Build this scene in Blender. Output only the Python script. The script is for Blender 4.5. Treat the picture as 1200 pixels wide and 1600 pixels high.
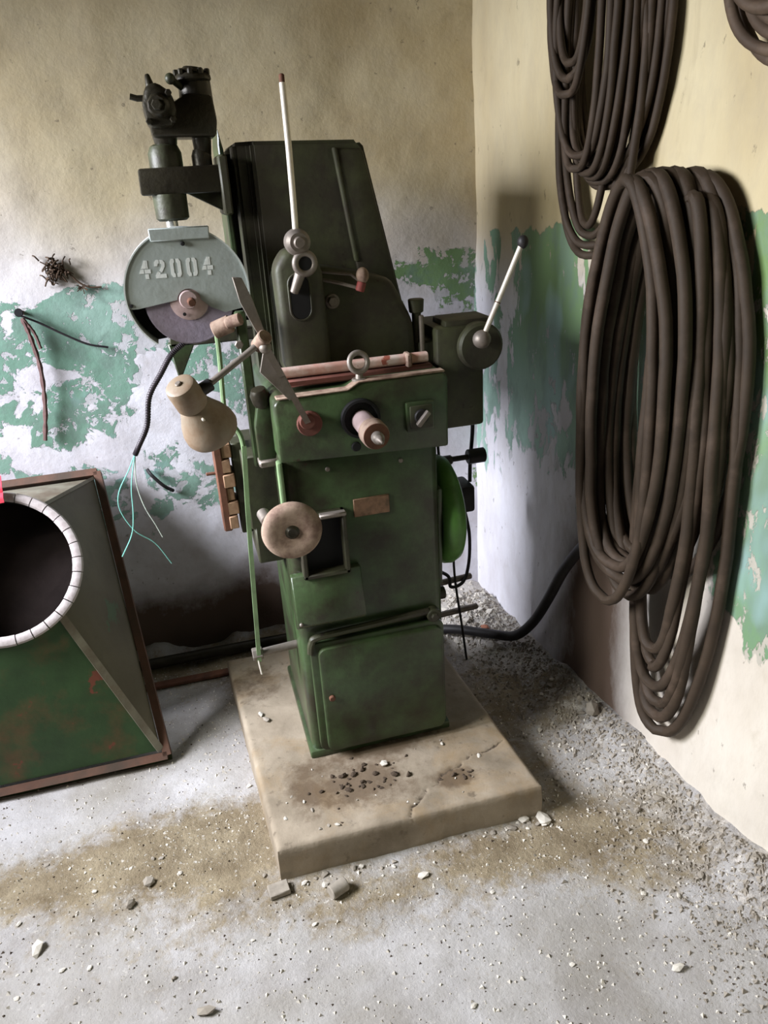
import bpy, bmesh, math, random
import numpy as np
from mathutils import Vector, Matrix, noise

random.seed(7)
for o in list(bpy.data.objects):
    bpy.data.objects.remove(o, do_unlink=True)
S = bpy.context.scene
COL = S.collection

# ------------------------------------------------------------------ camera
cam_data = bpy.data.cameras.new('camera')
cam_data.sensor_fit = 'VERTICAL'
cam_data.sensor_height = 24.0
cam_data.lens = 17.7
cam_data.clip_start = 0.02
cam = bpy.data.objects.new('camera', cam_data)
COL.objects.link(cam)
ax = Vector((0.9623004, -0.26582025, -0.057598))
ay = Vector((0.15750068, 0.37195354, 0.91479183))
az = -Vector((0.22174641, 0.88937628, -0.39979791))
cam.matrix_world = Matrix(((ax.x, ay.x, az.x, 0), (ax.y, ay.y, az.y, 0), (ax.z, ay.z, az.z, 1.5), (0, 0, 0, 1)))
S.camera = cam

# ------------------------------------------------------------------ world, daylight, exposure
S.view_settings.view_transform = 'Standard'
S.view_settings.look = 'None'
S.view_settings.gamma = 1
S.view_settings.use_curve_mapping = False
S.view_settings.exposure = -0.36
W = bpy.data.worlds.new('world')
S.world = W
W.use_nodes = True
W.node_tree.nodes['Background'].inputs[0].default_value = (0.80, 0.88, 1.0, 1)
W.node_tree.nodes['Background'].inputs[1].default_value = 0.12


def window_light(name, loc, sy, sz, power, color, tilt, yaw=0, spread=150):
    """sky light entering one window opening of the left wall, aimed +x and down"""
    d = bpy.data.lights.new(name, 'AREA')
    d.shape = 'RECTANGLE'
    d.size = sy
    d.size_y = sz
    d.energy = power
    d.color = color
    d.spread = math.radians(spread)
    o = bpy.data.objects.new(name, d)
    COL.objects.link(o)
    o.location = loc
    direction = Vector((math.cos(math.radians(yaw)) * math.cos(math.radians(tilt)),
                        math.sin(math.radians(yaw)) * math.cos(math.radians(tilt)),
                        -math.sin(math.radians(tilt))))
    o.rotation_euler = direction.to_track_quat('-Z', 'Y').to_euler()
    return o


LWX = -1.75      # inner face of the left wall
WIN = [(1.32, 2.06, 1.38, 2.28), (0.78, 1.24, 1.40, 2.25)]     # y0, y1, z0, z1 of the window openings
window_light('daylight_near_corner', (LWX - 0.10, 1.70, 1.83), 0.68, 0.85, 78, (0.88, 0.90, 1.0), 36, 4, 100)
window_light('daylight_near_camera', (LWX - 0.10, 1.01, 1.83), 0.44, 0.80, 38, (0.97, 0.97, 0.91), 26, -14, 112)


# ------------------------------------------------------------------ colour and material helpers
def lin(c):
    out = []
    for v in c:
        v = v / 255.0
        out.append(v / 12.92 if v <= 0.04045 else ((v + 0.055) / 1.055) ** 2.4)
    return (out[0], out[1], out[2], 1.0)


class NT:
    def __init__(self, name):
        self.m = bpy.data.materials.new(name)
        self.m.use_nodes = True
        self.t = self.m.node_tree
        self.b = self.t.nodes['Principled BSDF']
        self.tc = self.t.nodes.new('ShaderNodeTexCoord')

    def n(self, kind, **kw):
        x = self.t.nodes.new(kind)
        for k, v in kw.items():
            setattr(x, k, v)
        return x

    def l(self, a, b):
        self.t.links.new(a, b)

    def noise(self, scale, detail=4, rough=0.55, vec=None, dist=0.0):
        x = self.n('ShaderNodeTexNoise')
        x.inputs['Scale'].default_value = scale
        x.inputs['Detail'].default_value = detail
        x.inputs['Roughness'].default_value = rough
        x.inputs['Distortion'].default_value = dist
        self.l(vec if vec is not None else self.tc.outputs['Object'], x.inputs['Vector'])
        return x.outputs['Fac']

    def ramp(self, fac, lo, hi, c0=(0, 0, 0, 1), c1=(1, 1, 1, 1)):
        x = self.n('ShaderNodeValToRGB')
        x.color_ramp.elements[0].position = lo
        x.color_ramp.elements[0].color = c0
        x.color_ramp.elements[1].position = hi
        x.color_ramp.elements[1].color = c1
        self.l(fac, x.inputs['Fac'])
        return x.outputs['Color']

    def mix(self, fac, a, b):
        x = self.n('ShaderNodeMix', data_type='RGBA')
        if isinstance(fac, (int, float)):
            x.inputs[0].default_value = fac
        else:
            self.l(fac, x.inputs[0])
        for v, i in ((a, 6), (b, 7)):
            if isinstance(v, tuple):
                x.inputs[i].default_value = v
            else:
                self.l(v, x.inputs[i])
        return x.outputs[2]

    def math(self, op, a, b=None):
        x = self.n('ShaderNodeMath', operation=op)
        for i, v in enumerate((a, b)):
            if v is None:
                continue
            if isinstance(v, (int, float)):
                x.inputs[i].default_value = v
            else:
                self.l(v, x.inputs[i])
        return x.outputs[0]

    def attr(self, name):
        x = self.n('ShaderNodeAttribute', attribute_name=name)
        return x.outputs['Fac']

    def bump(self, height, strength, dist=0.004, normal=None):
        x = self.n('ShaderNodeBump')
        x.inputs['Strength'].default_value = strength
        x.inputs['Distance'].default_value = dist
        self.l(height, x.inputs['Height'])
        if normal is not None:
            self.l(normal, x.inputs['Normal'])
        return x.outputs['Normal']


def mat(name, base, rough=0.7, metal=0.0, dirt=None, dirt_amt=0.5, dirt_scale=9, var=0.22, scale=14,
        bump=0.25, chip=None, chip_amt=0.66, chip_scale=22, spec=0.4):
    """worn surface: base colour with blotches, dirt film, chipped spots and fine relief"""
    k = NT(name)
    b = lin(base)
    d0 = tuple([c * (1 - var) for c in b[:3]] + [1])
    d1 = tuple([min(1, c * (1 + var)) for c in b[:3]] + [1])
    col = k.ramp(k.noise(scale, 5), 0.3, 0.7, d0, d1)
    if dirt is not None:
        m = k.ramp(k.noise(dirt_scale, 6, 0.65), 0.62 - 0.4 * dirt_amt, 0.82 - 0.3 * dirt_amt)
        col = k.mix(k.math('MULTIPLY', m, min(1.0, 0.35 + dirt_amt)), col, lin(dirt))
    if chip is not None:
        m = k.ramp(k.noise(chip_scale, 6, 0.6), chip_amt, chip_amt + 0.02)
        col = k.mix(m, col, lin(chip))
    k.l(col, k.b.inputs['Base Color'])
    k.b.inputs['Roughness'].default_value = rough
    k.b.inputs['Metallic'].default_value = metal
    k.b.inputs['Specular IOR Level'].default_value = spec
    k.l(k.bump(k.noise(90, 4), bump, 0.002), k.b.inputs['Normal'])
    return k.m


M = {}
M['green'] = mat('machine_green_paint', (63, 81, 51), 0.33, dirt=(48, 46, 35), dirt_amt=0.62, chip=(58, 46, 36), chip_amt=0.69)
M['green_grimy'] = mat('grimy_green_paint', (70, 74, 50), 0.55, dirt=(52, 48, 38), dirt_amt=0.75, chip=(46, 40, 32), chip_amt=0.66)
M['green_light'] = mat('pale_green_paint', (122, 146, 106), 0.5, dirt=(84, 86, 68), dirt_amt=0.3)
M['green_bright'] = mat('bright_green_paint', (84, 128, 60), 0.42, dirt=(56, 72, 44), dirt_amt=0.4)
M['oily'] = mat('oily_dark_metal', (56, 52, 40), 0.38, 0.3, dirt=(34, 30, 24), dirt_amt=0.5, bump=0.5)
M['oily_green'] = mat('oily_green_metal', (76, 82, 58), 0.45, 0.1, dirt=(44, 40, 30), dirt_amt=0.6, bump=0.4)
M['guard'] = mat('grey_guard_paint', (156, 164, 160), 0.55, dirt=(132, 136, 128), dirt_amt=0.3, var=0.07, scale=6)
M['guard_rim'] = mat('guard_rim', (196, 202, 198), 0.45, var=0.08)
M['white_paint'] = mat('white_stencil_paint', (214, 218, 214), 0.7, var=0.08)
M['black'] = mat('flat_black', (13, 12, 13), 0.8, var=0.1, bump=0.1)  # plain black; on holes, slots and gaps it paints the shade inside
M['black_rubber'] = mat('black_rubber', (34, 32, 33), 0.55, dirt=(60, 55, 52), dirt_amt=0.25)
M['stone'] = mat('abrasive_stone', (150, 140, 156), 0.9, dirt=(120, 106, 116), dirt_amt=0.4, bump=0.6)
M['flange'] = mat('pinkish_steel', (188, 166, 164), 0.45, 0.25, dirt=(140, 112, 104), dirt_amt=0.35)
M['chrome'] = mat('bright_steel', (214, 214, 208), 0.25, 0.85, var=0.08, bump=0.08)
M['lever'] = mat('pale_lever_steel', (222, 214, 200), 0.42, 0.25, dirt=(150, 130, 112), dirt_amt=0.2, var=0.08)
M['steel'] = mat('dull_steel', (136, 128, 120), 0.5, 0.45, dirt=(92, 80, 70), dirt_amt=0.45)
M['dusty'] = mat('dusty_tan_metal', (166, 144, 126), 0.8, 0.0, dirt=(112, 88, 76), dirt_amt=0.62, dirt_scale=26)
M['rust'] = mat('rusty_steel', (112, 74, 56), 0.85, 0.1, dirt=(78, 54, 44), dirt_amt=0.5, dirt_scale=20)
M['rust_tan'] = mat('tan_rusty_plate', (148, 118, 92), 0.8, 0.1, dirt=(120, 88, 68), dirt_amt=0.45, dirt_scale=30)
M['rail'] = mat('dusty_red_rail', (190, 146, 132), 0.75, dirt=(206, 192, 182), dirt_amt=0.5, dirt_scale=18, chip=(150, 84, 68), chip_amt=0.64)
M['red_dull'] = mat('dull_red_metal', (104, 60, 50), 0.75, dirt=(74, 52, 46), dirt_amt=0.4)
M['lamp'] = mat('lamp_enamel', (142, 128, 110), 0.5, dirt=(116, 88, 64), dirt_amt=0.5, dirt_scale=14)
M['brass'] = mat('nameplate_brass', (130, 100, 78), 0.5, 0.35, dirt=(84, 68, 52), dirt_amt=0.5, dirt_scale=40)
M['cable'] = mat('dusty_cable', (56, 45, 34), 0.7, dirt=(92, 76, 64), dirt_amt=0.22, dirt_scale=10, spec=0.3)
M['cable_brown'] = mat('brown_cable', (78, 64, 52), 0.7, dirt=(120, 102, 84), dirt_amt=0.25, dirt_scale=12, spec=0.3)
M['wire'] = mat('cyan_wire', (124, 190, 176), 0.5, var=0.1)
M['wire_white'] = mat('white_wire', (188, 200, 186), 0.5, var=0.1)
M['hood'] = mat('hood_sheet_metal', (104, 98, 82), 0.6, 0.1, dirt=(78, 72, 58), dirt_amt=0.5, dirt_scale=7, chip=(86, 102, 80), chip_amt=0.6, chip_scale=6)
M['hood_green'] = mat('hood_green_rust', (46, 72, 38), 0.6, dirt=(118, 66, 44), dirt_amt=0.3, dirt_scale=4.5, chip=(112, 62, 44), chip_amt=0.62, chip_scale=9)
M['hood_frame'] = mat('hood_angle_iron', (96, 68, 54), 0.75, 0.1, dirt=(70, 60, 50), dirt_amt=0.5)
M['hood_pale'] = mat('pale_hood_metal', (132, 128, 112), 0.6, 0.1, dirt=(100, 84, 68), dirt_amt=0.5)
M['tape'] = mat('white_tape', (186, 178, 176), 0.85, dirt=(138, 126, 122), dirt_amt=0.45, dirt_scale=20)
M['red_cloth'] = mat('red_cloth', (196, 54, 70), 0.9, var=0.2)
M['red_worn'] = mat('worn_red_plastic', (142, 62, 58), 0.7, dirt=(96, 60, 54), dirt_amt=0.5, dirt_scale=40)
M['rag'] = mat('rag_cord', (112, 86, 82), 0.9, dirt=(70, 54, 52), dirt_amt=0.4, dirt_scale=30)
M['twig'] = mat('dry_grass', (78, 62, 48), 0.95)
M['conduit'] = mat('ribbed_conduit', (58, 52, 56), 0.45, 0.35, dirt=(36, 33, 36), dirt_amt=0.4)
M['chip_pale'] = mat('pale_plaster_chip', (206, 200, 188), 0.9, var=0.15, scale=60)
M['chip_grey'] = mat('grey_mortar_chip', (150, 142, 130), 0.95, var=0.2, scale=60)
M['chip_dark'] = mat('dark_soil_clod', (70, 58, 46), 0.95, var=0.25, scale=60)
M['chip_brick'] = mat('brick_chip', (168, 112, 88), 0.95, var=0.2, scale=60)


# ------------------------------------------------------------------ mesh helpers
def new():
    return bmesh.new()


def merge(dst, src, mtx=None):
    if mtx is not None:
        bmesh.ops.transform(src, matrix=mtx, verts=src.verts)
    me = bpy.data.meshes.new('tmp')
    src.to_mesh(me)
    dst.from_mesh(me)
    bpy.data.meshes.remove(me)
    src.free()


def box(x0, x1, y0, y1, z0, z1, bev=0.0, seg=2, bm=None):
    b = new()
    bmesh.ops.create_cube(b, size=1)
    bmesh.ops.scale(b, vec=(x1 - x0, y1 - y0, z1 - z0), verts=b.verts)
    bmesh.ops.translate(b, vec=((x0 + x1) / 2, (y0 + y1) / 2, (z0 + z1) / 2), verts=b.verts)
    if bev > 0:
        bmesh.ops.bevel(b, geom=b.edges[:], offset=bev, segments=seg, affect='EDGES', profile=0.5)
    if bm is None:
        return b
    merge(bm, b)
    return bm


def prism(poly, y0, y1, bev=0.0, seg=2, bm=None, axis='y'):
    """polygon given in (x,z) extruded along y (axis='y'), or (y,z) along x, or (x,y) along z"""
    b = new()
    def pt(u, v, w):
        return (u, w, v) if axis == 'y' else ((w, u, v) if axis == 'x' else (u, v, w))
    v0 = [b.verts.new(pt(u, v, y0)) for u, v in poly]
    v1 = [b.verts.new(pt(u, v, y1)) for u, v in poly]
    n = len(poly)
    b.faces.new(v0)
    b.faces.new(v1[::-1])
    for i in range(n):
        b.faces.new((v0[i], v1[i], v1[(i + 1) % n], v0[(i + 1) % n]))
    bmesh.ops.recalc_face_normals(b, faces=b.faces)
    if bev > 0:
        bmesh.ops.bevel(b, geom=b.edges[:], offset=bev, segments=seg, affect='EDGES', profile=0.5)
    if bm is None:
        return b
    merge(bm, b)
    return bm


def frame_to(p, d):
    d = Vector(d).normalized()
    return Matrix.Translation(Vector(p)) @ d.to_track_quat('Z', 'Y').to_matrix().to_4x4()


def lathe(profile, p, d, seg=28, bm=None):
    """profile: list of (radius, height along axis d from p); closed at r=0 ends"""
    b = new()
    rings = []
    for r, h in profile:
        if r < 1e-6:
            rings.append([b.verts.new((0, 0, h))])
        else:
            rings.append([b.verts.new((r * math.cos(2 * math.pi * i / seg), r * math.sin(2 * math.pi * i / seg), h)) for i in range(seg)])
    for a, c in zip(rings, rings[1:]):
        for i in range(seg):
            j = (i + 1) % seg
            if len(a) == 1 and len(c) == 1:
                continue
            if len(a) == 1:
                b.faces.new((a[0], c[i], c[j]))
            elif len(c) == 1:
                b.faces.new((a[i], c[0], a[j]))
            else:
                b.faces.new((a[i], c[i], c[j], a[j]))
    bmesh.ops.transform(b, matrix=frame_to(p, d), verts=b.verts)
    bmesh.ops.recalc_face_normals(b, faces=b.faces)
    if bm is None:
        return b
    merge(bm, b)
    return bm


def cyl(p0, p1, r, r2=None, seg=20, bev=0.002, bm=None):
    p0 = Vector(p0)
    p1 = Vector(p1)
    h = (p1 - p0).length
    r2 = r if r2 is None else r2
    e = min(bev, r * 0.4, r2 * 0.4, h * 0.3)
    return lathe([(0, 0), (r - e, 0), (r, e), (r2, h - e), (r2 - e, h), (0, h)], p0, p1 - p0, seg, bm)


def ball(p, r, bm=None, sc=(1, 1, 1), sub=3):
    b = new()
    bmesh.ops.create_icosphere(b, subdivisions=sub, radius=r)
    bmesh.ops.scale(b, vec=sc, verts=b.verts)
    bmesh.ops.translate(b, vec=p, verts=b.verts)
    if bm is None:
        return b
    merge(bm, b)
    return bm


def torus(p, d, R, r, seg=28, ring=10, bm=None):
    b = new()
    vs = []
    for i in range(seg):
        a = 2 * math.pi * i / seg
        vs.append([b.verts.new(((R + r * math.cos(2 * math.pi * j / ring)) * math.cos(a), (R + r * math.cos(2 * math.pi * j / ring)) * math.sin(a), r * math.sin(2 * math.pi * j / ring))) for j in range(ring)])
    for i in range(seg):
        for j in range(ring):
            b.faces.new((vs[i][j], vs[(i + 1) % seg][j], vs[(i + 1) % seg][(j + 1) % ring], vs[i][(j + 1) % ring]))
    bmesh.ops.transform(b, matrix=frame_to(p, d), verts=b.verts)
    bmesh.ops.recalc_face_normals(b, faces=b.faces)
    if bm is None:
        return b
    merge(bm, b)
    return bm


def spline(pts, n=8):
    """Catmull-Rom through the points"""
    P = [Vector(p) for p in pts]
    P = [P[0] * 2 - P[1]] + P + [P[-1] * 2 - P[-2]]
    out = []
    for i in range(1, len(P) - 2):
        for k in range(n):
            t = k / n
            a, b_, c, d = P[i - 1], P[i], P[i + 1], P[i + 2]
            out.append(0.5 * ((2 * b_) + (c - a) * t + (2 * a - 5 * b_ + 4 * c - d) * t * t + (3 * b_ - a - 3 * c + d) * t ** 3))
    out.append(P[-2])
    return out


def tube(pts, r, seg=8, bm=None, closed=False, rf=None):
    b = new()
    P = [Vector(p) for p in pts]
    n = len(P)
    up = None
    rings = []
    for i in range(n):
        if closed:
            t = (P[(i + 1) % n] - P[i - 1]).normalized()
        else:
            t = (P[min(i + 1, n - 1)] - P[max(i - 1, 0)]).normalized()
        if up is None:
            up = t.orthogonal().normalized()
        up = (up - t * up.dot(t)).normalized()
        s = t.cross(up)
        rr = r if rf is None else r * rf(i)
        rings.append([b.verts.new(P[i] + (up * math.cos(2 * math.pi * j / seg) + s * math.sin(2 * math.pi * j / seg)) * rr) for j in range(seg)])
    m = n if closed else n - 1
    for i in range(m):
        A, B = rings[i], rings[(i + 1) % n]
        off = 0
        if closed and i == n - 1:      # best twist match on the closing ring
            off = min(range(seg), key=lambda k: (A[0].co - B[k].co).length)
        for j in range(seg):
            b.faces.new((A[j], A[(j + 1) % seg], B[(j + 1 + off) % seg], B[(j + off) % seg]))
    if not closed:
        b.faces.new(rings[0][::-1])
        b.faces.new(rings[-1])
    bmesh.ops.recalc_face_normals(b, faces=b.faces)
    if bm is None:
        return b
    merge(bm, b)
    return bm


def smooth_by_angle(me, ang=0.7):
    for p in me.polygons:
        p.use_smooth = True
    try:
        me.set_sharp_from_angle(angle=ang)
    except Exception:
        pass


def obj(name, bm, material, parent=None, smooth=True):
    """link a bmesh built in world coordinates as ONE mesh object, origin at its centre"""
    co = [v.co for v in bm.verts]
    lo = Vector((min(c.x for c in co), min(c.y for c in co), min(c.z for c in co)))
    hi = Vector((max(c.x for c in co), max(c.y for c in co), max(c.z for c in co)))
    ctr = (lo + hi) / 2
    bmesh.ops.translate(bm, vec=-ctr, verts=bm.verts)
    me = bpy.data.meshes.new(name)
    bm.to_mesh(me)
    bm.free()
    if smooth:
        smooth_by_angle(me)
    me.materials.append(M[material] if isinstance(material, str) else material)
    o = bpy.data.objects.new(name, me)
    COL.objects.link(o)
    o.location = ctr
    if parent is not None:
        o.parent = parent
        o.matrix_parent_inverse = Matrix.Translation(-WORLD[parent.name])
    WORLD[o.name] = ctr
    return o


WORLD = {}


def thing(name, label, cat, loc, group=None):
    o = bpy.data.objects.new(name, None)
    COL.objects.link(o)
    o.empty_display_size = 0.05
    o.location = loc
    WORLD[o.name] = Vector(loc)
    return tag(o, label, cat, group)


def tag(o, label, cat, group=None):
    o['label'] = label
    o['category'] = cat
    if group:
        o['group'] = group
    return o


def struct(name, bm, material, parent=None):
    o = obj(name, bm, material, parent)
    if parent is None:
        o['kind'] = 'structure'
    return o


def fbm(x, y, z=0.0, o=4):
    return noise.fractal(Vector((x, y, z)), 1.0, 2.0, o)


# ------------------------------------------------------------------ the room
def rwx(y):           # face of the right wall (not quite square to the back wall)
    return 0.96 + (2.42 - y) * 0.0986


BWY = 2.42


def grid_object(name, us, vs, fn, attrs, material):
    """displaced grid with per-vertex paint/dirt amounts; fn(u,v)->xyz, attrs {name: f(u,v)}"""
    nu, nv = len(us), len(vs)
    verts = [fn(u, v) for v in vs for u in us]
    faces = [(j * nu + i, j * nu + i + 1, (j + 1) * nu + i + 1, (j + 1) * nu + i) for j in range(nv - 1) for i in range(nu - 1)]
    me = bpy.data.meshes.new(name)
    me.from_pydata(verts, [], faces)
    for k, f in attrs.items():
        a = me.attributes.new(k, 'FLOAT', 'POINT')
        a.data.foreach_set('value', [float(f(u, v)) for v in vs for u in us])
    for p in me.polygons:
        p.use_smooth = True
    me.materials.append(material)
    o = bpy.data.objects.new(name, me)
    COL.objects.link(o)
    WORLD[o.name] = Vector((0, 0, 0))
    o['kind'] = 'structure'
    return o


def blobs(lst, u, v):
    s = 0.0
    for (a, b_, ra, rb, k) in lst:
        d = ((u - a) / ra) ** 2 + ((v - b_) / rb) ** 2
        if d < 6:
            s += k * math.exp(-d)
    return s


# paint left on the walls: amount > 0.5 keeps its green coat
BACK_PAINT = [(-0.40, 1.16, 0.30, 0.10, 0.50), (-0.10, 1.17, 0.20, 0.10, 0.42), (-0.22, 1.10, 0.12, 0.05, 0.22),
              (-0.42, 1.03, 0.25, 0.03, -0.22), (-0.52, 0.93, 0.14, 0.07, 0.42), (-0.40, 0.89, 0.10, 0.05, 0.36),
              (-0.20, 0.99, 0.06, 0.05, 0.25), (-0.12, 0.86, 0.14, 0.16, -0.40), (-0.25, 0.74, 0.10, 0.09, 0.30),
              (-0.05, 0.64, 0.14, 0.08, 0.26), (-0.03, 0.44, 0.16, 0.10, -0.40), (0.03, 1.10, 0.12, 0.08, 0.30),
              (-0.35, 0.78, 0.14, 0.05, -0.15), (0.10, 1.22, 0.2, 0.06, 0.2),
              (0.72, 1.27, 0.12, 0.06, 0.28), (0.86, 1.31, 0.08, 0.03, 0.30), (0.92, 1.20, 0.05, 0.10, 0.30), (0.80, 1.14, 0.09, 0.06, -0.35),
              (0.74, 0.88, 0.08, 0.08, 0.15), (0.78, 0.5, 0.14, 0.22, -0.30)]
RIGHT_PAINT = [(2.10, 1.18, 0.20, 0.10, 0.35), (1.90, 1.15, 0.20, 0.18, 0.40), (2.25, 1.03, 0.10, 0.12, -0.35), (2.28, 1.22, 0.07, 0.09, -0.18),
               (2.12, 0.95, 0.14, 0.10, 0.34), (2.05, 0.78, 0.12, 0.10, 0.34), (2.25, 0.72, 0.10, 0.14, -0.25), (2.1, 0.42, 0.25, 0.20, -0.5), (1.98, 0.9, 0.06, 0.2, 0.25), (2.15, 0.68, 0.05, 0.12, 0.3),
               (1.75, 0.80, 0.20, 0.20, 0.30), (1.25, 0.95, 0.35, 0.35, 0.60), (1.75, 1.28, 0.12, 0.04, -0.35), (1.15, 0.60, 0.15, 0.06, 0.3),
               (1.5, 0.25, 0.6, 0.28, -0.6), (0.4, 0.9, 0.6, 0.35, 0.5)]


def band(v, top, lo=0.55):
    if v > top:
        return -0.5 * min(1.0, (v - top) / 0.05) + 0.30
    return 0.50 - 0.10 * max(0.0, min(1.0, (top - v - 0.25) / 0.4))


def back_paint(u, v):
    top = 1.255 + 0.04 * max(0, min(1, (u + 0.3) / 1.0)) + 0.012 * fbm(u * 6, 3.1)
    low = -0.5 * max(0, min(1, (0.55 - v) / 0.25))
    return band(v, top) - 0.04 + 0.7 * blobs(BACK_PAINT, u, v) * (1.0 if v < top + 0.02 else 0.3) + low


def right_paint(u, v):          # u = y along the wall
    top = 1.335 + 0.07 * max(0, min(1, (2.3 - u) / 1.0)) + 0.015 * fbm(u * 5, 7.7)
    low = -0.5 * max(0, min(1, (0.56 - v) / 0.2))
    return band(v, top) + 0.02 + 0.55 * blobs(RIGHT_PAINT, u, v) * (1.0 if v < top + 0.02 else 0.3) + low


def sm(a, b_, x):
    t = max(0.0, min(1.0, (x - a) / (b_ - a)))
    return t * t * (3 - 2 * t)


def wall_material(name, seed, run=1.0):
    k = NT(name)
    mp = k.n('ShaderNodeMapping')
    mp.inputs['Location'].default_value = (seed, seed * 0.7, seed * 1.3)
    mp.inputs['Scale'].default_value = (1, 1, run)
    k.l(k.tc.outputs['Object'], mp.inputs['Vector'])
    v = mp.outputs['Vector']
    # plaster: cream limewash above, bare cool plaster where the band has peeled
    cream = k.ramp(k.noise(3.0, 6, 0.6, v), 0.3, 0.7, lin((182, 165, 128)), lin((206, 194, 160)))
    bare = k.ramp(k.noise(5.0, 6, 0.6, v), 0.3, 0.72, lin((196, 192, 196)), lin((226, 226, 232)))
    plaster = k.mix(k.attr('cream'), bare, cream)
    grime = k.ramp(k.noise(7, 8, 0.7, v, 0.6), 0.58, 0.72)
    plaster = k.mix(k.math('MULTIPLY', grime, 0.35), plaster, lin((150, 136, 112)))
    cloud = k.ramp(k.noise(16, 9, 0.75, v, 0.3), 0.45, 0.75)
    plaster = k.mix(k.math('MULTIPLY', cloud, 0.30), plaster, lin((158, 148, 134)))
    spots = k.ramp(k.noise(38, 5, 0.65, v), 0.655, 0.69)
    plaster = k.mix(k.math('MULTIPLY', spots, 0.55), plaster, lin((96, 86, 74)))
    # oil paint band in its several tones
    tone = k.noise(2.6, 3, 0.5, v)
    p = k.mix(k.ramp(tone, 0.42, 0.56), lin((116, 150, 132)), lin((146, 176, 162)))
    p = k.mix(k.math('MULTIPLY', k.attr('olive'), 0.85), p, lin((112, 140, 86)))
    p = k.mix(k.math('MULTIPLY', k.ramp(k.noise(9, 6, 0.65, v), 0.50, 0.60), 0.55), p, lin((112, 132, 122)))
    p = k.mix(k.math('MULTIPLY', k.ramp(k.noise(5.5, 3, 0.5, v), 0.56, 0.66), 0.6), p, lin((156, 186, 190)))
    edge_n = k.noise(13, 6, 0.62, v, 0.4)
    big_n = k.noise(4.5, 4, 0.55, v, 0.5)
    s = k.math('ADD', k.attr('paint'), k.math('MULTIPLY', k.math('SUBTRACT', edge_n, 0.5), 1.7))
    s = k.math('ADD', s, k.math('MULTIPLY', k.math('SUBTRACT', big_n, 0.5), 1.5))
    flake = k.ramp(k.math('ADD', k.noise(24, 5, 0.68, v, 0.3), k.math('MULTIPLY', k.math('SUBTRACT', k.noise(3.5, 3, 0.5, v), 0.5), 0.55)), 0.575, 0.60)
    mask = k.math('MULTIPLY', k.ramp(s, 0.495, 0.51), k.math('SUBTRACT', 1.0, flake))
    rim = k.math('SUBTRACT', k.ramp(s, 0.46, 0.475), mask)            # dark broken edge of the paint film
    col = k.mix(mask, plaster, p)
    col = k.mix(k.math('MULTIPLY', rim, 0.32), col, lin((110, 118, 108)))
    dn = k.math('MULTIPLY', k.attr('dirt'), k.math('ADD', 0.35, k.noise(6, 8, 0.7, v)))  # on the right wall this also carries some painted shadow
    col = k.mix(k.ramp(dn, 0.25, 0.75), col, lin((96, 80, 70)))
    k.l(col, k.b.inputs['Base Color'])
    k.b.inputs['Roughness'].default_value = 0.85
    r = k.mix(mask, (0.92, 0.92, 0.92, 1), (0.5, 0.5, 0.5, 1))
    k.l(r, k.b.inputs['Roughness'])
    k.b.inputs['Specular IOR Level'].default_value = 0.3
    n1 = k.bump(k.noise(28, 5, 0.65, v), 0.35, 0.006)
    n2 = k.bump(mask, 0.6, 0.003, n1)
    k.l(n2, k.b.inputs['Normal'])
    return k.m


def wall_relief(u, v, s):
    return 0.010 * fbm(u * 1.7, v * 1.7, s) + 0.004 * fbm(u * 6, v * 6, s + 3)


us = list(np.arange(LWX, 0.99, 0.02))
vs = list(np.arange(-0.12, 3.02, 0.02))
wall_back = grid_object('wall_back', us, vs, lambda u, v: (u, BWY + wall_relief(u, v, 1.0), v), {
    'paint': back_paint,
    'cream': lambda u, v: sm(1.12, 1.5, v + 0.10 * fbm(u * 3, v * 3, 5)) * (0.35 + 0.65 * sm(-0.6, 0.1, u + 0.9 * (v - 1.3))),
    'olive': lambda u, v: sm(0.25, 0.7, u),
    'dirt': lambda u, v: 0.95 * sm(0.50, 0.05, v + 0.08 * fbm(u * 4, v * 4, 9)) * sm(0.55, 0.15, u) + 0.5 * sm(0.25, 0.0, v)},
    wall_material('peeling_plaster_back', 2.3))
us = list(np.arange(-2.6, 2.46, 0.025))
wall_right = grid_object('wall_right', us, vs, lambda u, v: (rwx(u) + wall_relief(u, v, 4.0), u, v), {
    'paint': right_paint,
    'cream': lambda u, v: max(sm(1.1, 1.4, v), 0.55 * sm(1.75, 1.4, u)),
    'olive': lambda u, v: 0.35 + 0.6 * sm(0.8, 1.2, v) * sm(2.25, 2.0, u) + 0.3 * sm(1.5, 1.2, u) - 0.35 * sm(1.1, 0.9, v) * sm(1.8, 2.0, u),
    'dirt': lambda u, v: 1.05 * sm(0.85, 0.40, v + 0.12 * fbm(u * 4, v * 4, 2)) * math.exp(-((u - 1.70) / 0.19) ** 2) + 0.25 * sm(0.2, 0.0, v)},  # brown dirt, with part of the machine's cast shadow painted in
    wall_material('peeling_plaster_right', 5.9, 0.42))

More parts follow.
